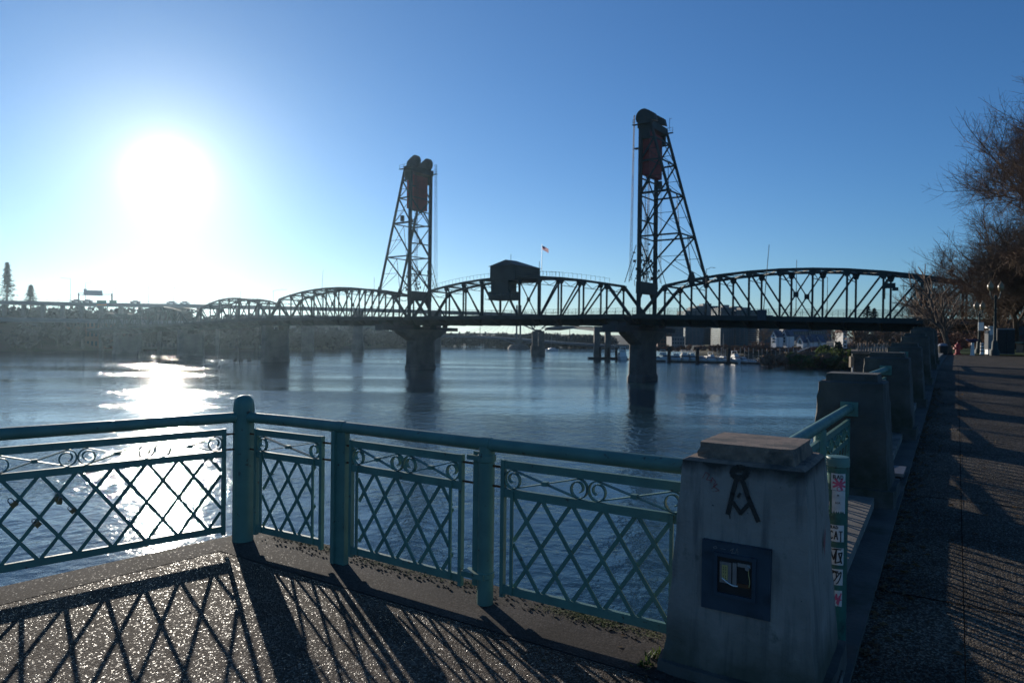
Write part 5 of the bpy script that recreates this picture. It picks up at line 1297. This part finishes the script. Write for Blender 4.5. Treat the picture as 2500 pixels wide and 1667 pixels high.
def boat_proto(kind):
    L, B_, H = (9.5, 3.2, 1.3)
    o = thing('motor_boat' if kind != 'sail' else 'sail_boat', 'x', 'boat', (0, 0, -50))
    pr = [(-.5, .86), (-.2, 1.0), (.15, .95), (.36, .6), (.5, .04)]
    q = MB(); n_ = len(pr)
    for x, w_ in pr: q.v += [Vector((x * L, -w_ * B_ / 2, H + .25 * max(0, x) * 2)), Vector((x * L, w_ * B_ / 2, H + .25 * max(0, x) * 2)), Vector((x * L * .95, w_ * B_ * .36, -.3)), Vector((x * L * .95, -w_ * B_ * .36, -.3))]
    for i in range(n_ - 1):
        for k in range(4): q.f.append((i * 4 + k, i * 4 + 4 + k, i * 4 + 4 + (k + 1) % 4, i * 4 + (k + 1) % 4))
    q.f += [(0, 1, 2, 3), tuple(n_ * 4 - 4 + k for k in (3, 2, 1, 0))]
    part('hull', q, 'white', o)
    if kind == 'sail':
        part('cabin', MB().hexa([(-2, -.9, H), (2, -.7, H), (2, .7, H), (-2, .9, H)], [(-1.6, -.7, H + .7), (1.4, -.5, H + .7), (1.4, .5, H + .7), (-1.6, .7, H + .7)]), 'white', o)
        part('mast', MB().tube([(.4, 0, H), (.4, 0, H + 10.5)], .07, 6), 'metal', o); part('boom', MB().tube([(.4, 0, H + 1.6), (-3.4, 0, H + 1.5)], .12, 6), 'blue', o)
    else:
        part('cabin', MB().hexa([(-3.2, -1.3, H), (2.2, -1.1, H + .1), (2.2, 1.1, H + .1), (-3.2, 1.3, H)], [(-3.0, -1.15, H + 1.5), (.9, -.95, H + 1.5), (.9, .95, H + 1.5), (-3.0, 1.15, H + 1.5)]), 'white', o)
        part('window_band', MB().hexa([(-2.8, -1.26, H + .7), (1.7, -1.07, H + .7), (1.7, 1.07, H + .7), (-2.8, 1.26, H + .7)], [(-2.8, -1.22, H + 1.2), (1.35, -1.03, H + 1.2), (1.35, 1.03, H + 1.2), (-2.8, 1.22, H + 1.2)]), 'glass', o)
        if kind == 'fly':
            part('flybridge', MB().hexa([(-2.6, -1.1, H + 1.5), (.4, -.9, H + 1.5), (.4, .9, H + 1.5), (-2.6, 1.1, H + 1.5)], [(-2.8, -1.1, H + 2.3), (.0, -.8, H + 2.4), (.0, .8, H + 2.4), (-2.8, 1.1, H + 2.3)]), 'offwhite', o)
            part('arch', MB().bar((-2.2, -1.1, H + 2.3), (-2.4, -1.0, H + 3.4), .2, .15).bar((-2.2, 1.1, H + 2.3), (-2.4, 1.0, H + 3.4), .2, .15).bar((-2.4, -1.1, H + 3.4), (-2.4, 1.1, H + 3.4), .2, .15), 'white', o)
        part('rail', MB().tube([(1, -1.2, H + .6), (4.4, 0, H + 1.0), (1, 1.2, H + .6)], .04, 5), 'metal', o)
    return o
bp = {'fly': boat_proto('fly'), 'cruiser': boat_proto('cruiser'), 'sail': boat_proto('sail')}
used = set()
BOATS = [(1518, 302, 'fly', 1.35, 1.6, 'white cruiser moored at the short brown dock'), (1604, 287, 'cruiser', .8, -1.2, 'small white boat just right of the bridge pier'), (1622, 286, 'fly', 1.15, -1.5, 'broad white boat left of the first thick pile'),
         (1641, 285, 'cruiser', 1.0, -1.4, 'white boat right of the first thick pile'), (1654, 285, 'fly', 1.0, -1.5, 'white boat with a flybridge, third right of the bridge pier'), (1673, 284, 'fly', 1.15, -1.55, 'bright white boat midway between two thick piles'),
         (1691, 283, 'fly', 1.1, -1.5, 'bright white boat left of the middle thick pile'), (1714, 281, 'cruiser', .95, -1.4, 'white boat right of the middle thick pile'), (1730, 280, 'cruiser', 1.0, -1.5, 'low white boat before the trees'), (1739, 280, 'fly', 1.0, -1.5, 'white boat with a pointed arch'),
         (1756, 279, 'cruiser', .85, -1.4, 'small white boat in the right half of the row'), (1770, 278, 'cruiser', 1.0, -1.5, 'white boat left of the right thick pile'), (1786, 277, 'cruiser', .8, -1.5, 'narrow white boat right of the right thick pile'), (1798, 275, 'fly', 1.15, -1.55, 'tallest white boat near the right end of the dock'),
         (1815, 274, 'cruiser', .95, -1.5, 'white boat second from the low skiffs'), (1834, 274, 'cruiser', .6, -.4, 'low white skiff at the dock, first of the small ones'), (1850, 273, 'cruiser', .6, -.3, 'low pale skiff between two others'), (1872, 271, 'cruiser', .7, -.6, 'last small white boat before the thickest pile'),
         (1765, 290, 'sail', 1.15, -1.4, 'sailing boat with a tall bare mast among the motor boats'), (1648, 296, 'sail', .7, -1.4, 'small sailing boat behind the front row'), (1345, 470, 'sail', 1.0, .2, 'tiny white boat far up river right of the twin columns'), (1352, 475, 'cruiser', .9, .3, 'far tiny boat beside the anchored sailing boat'), (1312, 440, 'cruiser', .7, .2, 'far tiny white boat between the twin columns')]
for px, d, kd, sc, rz_, lab in BOATS:
    p = xy(px, d, WATER + .1)
    if kd not in used:
        used.add(kd); o = bp[kd]; o.location = p; o.rotation_euler = (0, 0, rz_); o['label'] = lab; o['group'] = 'boats moored on the river'; o.scale = (sc * .85,) * 3
    else: dup(bp[kd], tuple(p), rz_, lab, 'boats moored on the river', (sc * .85,) * 3)
# swimming birds / buoys in the glitter
for i, (x, y) in enumerate(((575, 882), (588, 882), (609, 881))):
    p = atz(x, y, WATER); o = thing('buoy', ['dark buoy, leftmost of three beside the left plain pier', 'dark buoy in the middle of the three', 'dark buoy nearest the plain pier'][i], 'buoy', tuple(p), 0, 'dark buoys on the water')
    part('float', MB().lathe((0, 0, 0), [(.1, -.3), (.75, 0), (.7, .4), (.25, .75), (.12, 1.2)], 10), 'pile', o, True)

# ---- far wall bay with a row of balusters
bw = thing('wall_bay', 'sunlit far bay of the river wall with a row of pale balusters on top', 'wall', tuple(xy(2120, 50, 0)))
z1 = at(2120, 865, 50).z
p0, p1 = xy(2093, 52, 0), xy(2170, 50, 0); p2, p3 = p1 + Vector((2, 6, 0)), p0 + Vector((3, 7, 0))
part('wall', MB().prism([(p.x, p.y) for p in (p0 + Vector((-.35, 0, 0)), p1, p2, p3)], WATER, z1), 'conc_old', bw, False, True)
part('coping', MB().prism([(p.x, p.y) for p in (p0 + Vector((-.55, -.2, 0)), p1 + Vector((0, -.2, 0)), p2, p3)], z1, z1 + .22), 'cap', bw, False, True)
for k in range(11):
    p = p0.lerp(p1, (k + .5) / 11); part('baluster', MB().lathe((p.x, p.y, z1 + .2), [(.085, 0), (.06, .08), (.075, .22), (.05, .4), (.085, .5), (.085, .56)], 8), 'conc', bw, False, True)
part('pipe', MB().tube([Vector((p0.x - .55, p0.y - .3, WATER)), Vector((p0.x - .45, p0.y - .3, z1 - .9))], .07, 6), 'metal', bw, False, True)
part('corner_post', MB().box((p0.x - .5, p0.y - .2, z1 - .6), (.25, .3, .8)), 'wood', bw, False, True)

# ---- park at right: lamps, signs, bins, hydrant, kiosk, table, trees
GZ = .9
def gpt(px, py): return atz(px, py, GZ)
def lamp(label, px, py, h, heads, mat='globe'):
    p = gpt(px, py); o = thing('street_lamp', label, 'street lamp', tuple(p), .3)
    part('base', MB().lathe((0, 0, 0), [(.26, 0), (.26, .25), (.17, .4), (.15, .8), (.1, .9)], 12), 'steel', o, True)
    part('post', MB().lathe((0, 0, 0), [(.085, .9), (.06, h - .5), (.1, h - .45), (.06, h - .38)], 10), 'steel', o, True)
    for s_ in heads:
        part('arm', MB().tube([(0, 0, h - .5), (s_ * .6, 0, h - .62), (s_ * .95, 0, h - .35), (s_, 0, h - .12)], .035, 6), 'steel', o, True)
        g_ = part('globe', MB().lathe((s_, 0, h - .12), [(.07, 0), (.12, .05), (.17, .17), (.16, .34), (.09, .44), (.04, .52), (.015, .6)], 12), mat, o, True)
    return o
lamp('twin globe street lamp, the taller one by the kiosk', 2428, 868, 4.0, (-.42, .42)); lamp('smaller twin globe street lamp left of the kiosk', 2390, 864, 3.1, (-.3, .25))
p = gpt(2390, 864); b = MB().box((p.x, p.y - .15, p.z + 1.85), (.36, .04, .55)); single('notice', b, 'sticker', 'white notice fixed to the smaller street lamp', 'notice')
p = gpt(2302, 866); o = thing('litter_bin', 'dark round litter bin at the end of the promenade', 'litter bin', tuple(p)); part('bin_body', MB().lathe((0, 0, 0), [(.2, 0), (.25, .1), (.27, .55)], 12), 'pile', o, True); part('lid', MB().lathe((0, 0, .55), [(.28, 0), (.2, .12), (.05, .16)], 12), 'metal', o, True)
p = gpt(2338, 866); o = thing('fire_hydrant', 'small red hydrant at the far end of the promenade', 'hydrant', tuple(p)); part('barrel', MB().lathe((0, 0, 0), [(.2, 0), (.2, .06), (.13, .1), (.13, .5), (.17, .52), (.17, .56), (.12, .64), (.05, .7), (.04, .78)], 12), 'hyd', o, True); part('outlet', MB().tube([(-.26, 0, .4), (.26, 0, .4)], .07, 8), 'hyd', o, True)
for lab, px, py in (('pale drinking fountain post with a blue bowl', 2374, 867), ('low pale striped bollard left of the kiosk', 2397, 866)):
    p = gpt(px, py); o = thing('fountain' if 'bowl' in lab else 'bollard', lab, 'fountain' if 'bowl' in lab else 'bollard', tuple(p))
    part('pedestal', MB().lathe((0, 0, 0), [(.14, 0), (.1, .1), (.085, .75)], 10), 'offwhite', o, True)
    if 'bowl' in lab: part('bowl', MB().lathe((0, 0, .75), [(.09, 0), (.3, .14), (.36, .2), (.33, .21)], 14), 'blue', o, True)
    else: 
        for k in range(3): part('stripe', MB().lathe((0, 0, .2 + k * .2), [(.1, 0), (.1, .07)], 10), 'black', o)
p = gpt(2417, 866); o = thing('kiosk', 'grey information kiosk with a white listing panel between the lamps', 'kiosk', tuple(p))
part('cabinet', MB().box((0, 0, .95), (.5, .35, 1.2)), 'grey_wall', o); part('panel', MB().box((-.05, -.19, 1.5), (.24, .02, .45)), 'white', o)
for k in range(5): part('slat', MB().box((-.05, -.205, 1.34 + k * .08), (.2, .012, .03)), 'grey_wall', o)
part('leg', MB().box((-.2, 0, .17), (.07, .3, .36)), 'metal', o); part('leg', MB().box((.2, 0, .17), (.07, .3, .36)), 'metal', o); part('roof', MB().box((0, 0, 1.75), (.45, .4, .12)), 'metal', o)
p = gpt(2455, 866); o = thing('utility_cabinet', 'tall dark utility cabinet right of the taller lamp', 'utility cabinet', tuple(p)); part('cabinet', MB().box((0, .4, .85), (1.15, .8, 1.7)), 'grey_wall', o)
for s_ in (-.29, .29): part('door', MB().box((s_, -.02, .85), (.54, .04, 1.55)), 'pile', o)
p = gpt(2493, 862); o = thing('picnic_table', 'teal topped picnic table at the right picture edge on the lawn', 'table', tuple(p), .4); part('table_top', MB().box((.3, 0, .8), (1.7, .8, .06)), 'rail', o); part('bench', MB().box((.3, -.75, .45), (1.7, .3, .05)), 'rail', o); part('leg', MB().bar((-.2, 0, 0), (-.1, 0, .8), .08, .5), 'steel', o); part('leg', MB().bar((.8, 0, 0), (.7, 0, .8), .08, .5), 'steel', o)
p = nt(.33, 5.3, zl(5.3)); o = thing('plank', 'short pale plank lying on the ledge just past the second pillar', 'plank', tuple(p - UP * .09), RZ); part('board', MB().box((0, 0, .06), (.17, .55, .035)), 'metal', o); part('block', MB().box((0, -.2, .02), (.12, .08, .045)), 'pile', o); part('block', MB().box((0, .2, .02), (.12, .08, .045)), 'pile', o)

def bare_tree(label, loc, h, seed, trunk_r, mat='twig', spread=.75, levels=6, start=.22, lean=(0, 0), group='bare trees in the park'):
    rnd = random.Random(seed); o = thing('bare_tree', label, 'tree', tuple(loc), 0, group)
    tq, lq, cq = MB(), MB(), MB()
    def grow(p, d, L, r, lev):
        n_ = 3 if lev < 3 else 2; pts = [p]; dd = d.copy()
        for i in range(n_):
            dd = (dd + Vector((rnd.gauss(0, .13), rnd.gauss(0, .13), rnd.gauss(.03, .07)))).normalized(); pts.append(pts[-1] + dd * L / n_)
        rs = [r * (1 - .38 * i / n_) for i in range(n_ + 1)]
        q = tq if lev == 0 else (lq if lev <= 2 else cq)
        q.tube(pts, rs, 8 if lev < 2 else (4 if lev < 4 else 3), False)
        if lev >= levels: return
        kids = (5 if lev == 0 else 4 if lev < 3 else 4)
        for k in range(kids):
            f_ = (start + (1 - start) * rnd.random()) if lev else (.35 + .65 * (k + rnd.random()) / kids)
            i = min(int(f_ * n_), n_ - 1); q0 = pts[i].lerp(pts[i + 1], f_ * n_ - i)
            ax = dd.orthogonal().normalized(); ax = Matrix.Rotation(rnd.uniform(0, 6.283), 3, dd) @ ax
            nd = (dd * (1 - spread * .55) + ax * spread * rnd.uniform(.6, 1.1) + UP * .12).normalized()
            grow(q0, nd, L * rnd.uniform(.55, .78), max(r * rnd.uniform(.42, .6), .006), lev + 1)
        grow(pts[-1], dd, L * .75, rs[-1], lev + 1)
    grow(Vector((0, 0, -.3)), Vector((lean[0], lean[1], 1)).normalized(), h * .36, trunk_r, 0)
    part('trunk', tq, 'bark', o, True); part('limbs', lq, 'bark', o, True); part('twigs', cq, mat, o)['kind'] = 'stuff'
    return o
bare_tree('largest bare tree, its dense crown filling the right picture edge', xy(2672, 46, GZ), 20.0, 3, .42, 'twig', .78, 7)
bare_tree('big bare tree with spreading twigs in front of the bridge ramp', xy(2545, 66, GZ), 16.0, 8, .36, 'twig', .8, 7)
bare_tree('broad bare tree whose twigs hang over the two street lamps', xy(2600, 54, GZ), 13.0, 41, .34, 'twig', .85, 7)
bare_tree('bare tree with a dark straight trunk behind the litter bin', gpt(2321, 864), 7.0, 12, .2, 'twig', .6, 3)
bare_tree('pale thin bare tree at the end of the promenade against the truss', xy(2283, 62, GZ), 5.6, 15, .12, 'twig', .6, 3)
bare_tree('bare tree behind the truss end with sunlit orange branches', xy(2262, 150, 0), 19, 19, .34, 'twig_red', .62, 6)
bare_tree('bare tree behind the kiosk', xy(2425, 82, GZ), 12.5, 24, .3, 'twig', .8, 6)
bare_tree('bare tree behind the utility cabinet', xy(2485, 74, GZ), 15, 29, .3, 'twig', .8, 6)
bare_tree('round bare tree before the glass towers', xy(1864, 310, -3), 14, 33, .3, 'twig', .7, 4, group='bare trees on the far west bank')
bare_tree('bare tree right of the white gabled houses', xy(2040, 285, -1), 11, 37, .25, 'twig_red', .7, 4, group='bare trees on the far west bank')
b = MB(); rnd = random.Random(5)
for _ in range(22): crown_cloud(b, xy(rnd.uniform(2245, 2440), rnd.uniform(72, 92), GZ + .7), 1.7, rnd.uniform(.8, 1.7), 170, .15, rnd, -.7)
single('park_shrubs', b, 'twig_red', kind='stuff')
b = MB(); crown_cloud(b, gpt(2312, 862) + Vector((0, 3, .5)), .6, 1.0, 220, .09, rnd, -.6); single('green_shrub', b, 'leaf', 'small yellow green shrub beside the dark straight trunk', 'shrub')

# ------------------------------------------------------------------ haze: closed box of even air round the camera and the whole scene
hm = bpy.data.materials.new('haze'); hm.use_nodes = True
hn, hl = hm.node_tree.nodes, hm.node_tree.links; hn.clear()
ho = hn.new('ShaderNodeOutputMaterial'); hv = hn.new('ShaderNodeVolumePrincipled')
hv.inputs['Color'].default_value = (.58, .82, 1.0, 1); hv.inputs['Density'].default_value = .00007; hv.inputs['Anisotropy'].default_value = .8
hl.new(hv.outputs['Volume'], ho.inputs['Volume'])
b = MB().box((0, 1400, 26), (5400, 4400, 76)); ha = link('haze', mesh('haze', b), hm); ha['kind'] = 'stuff'
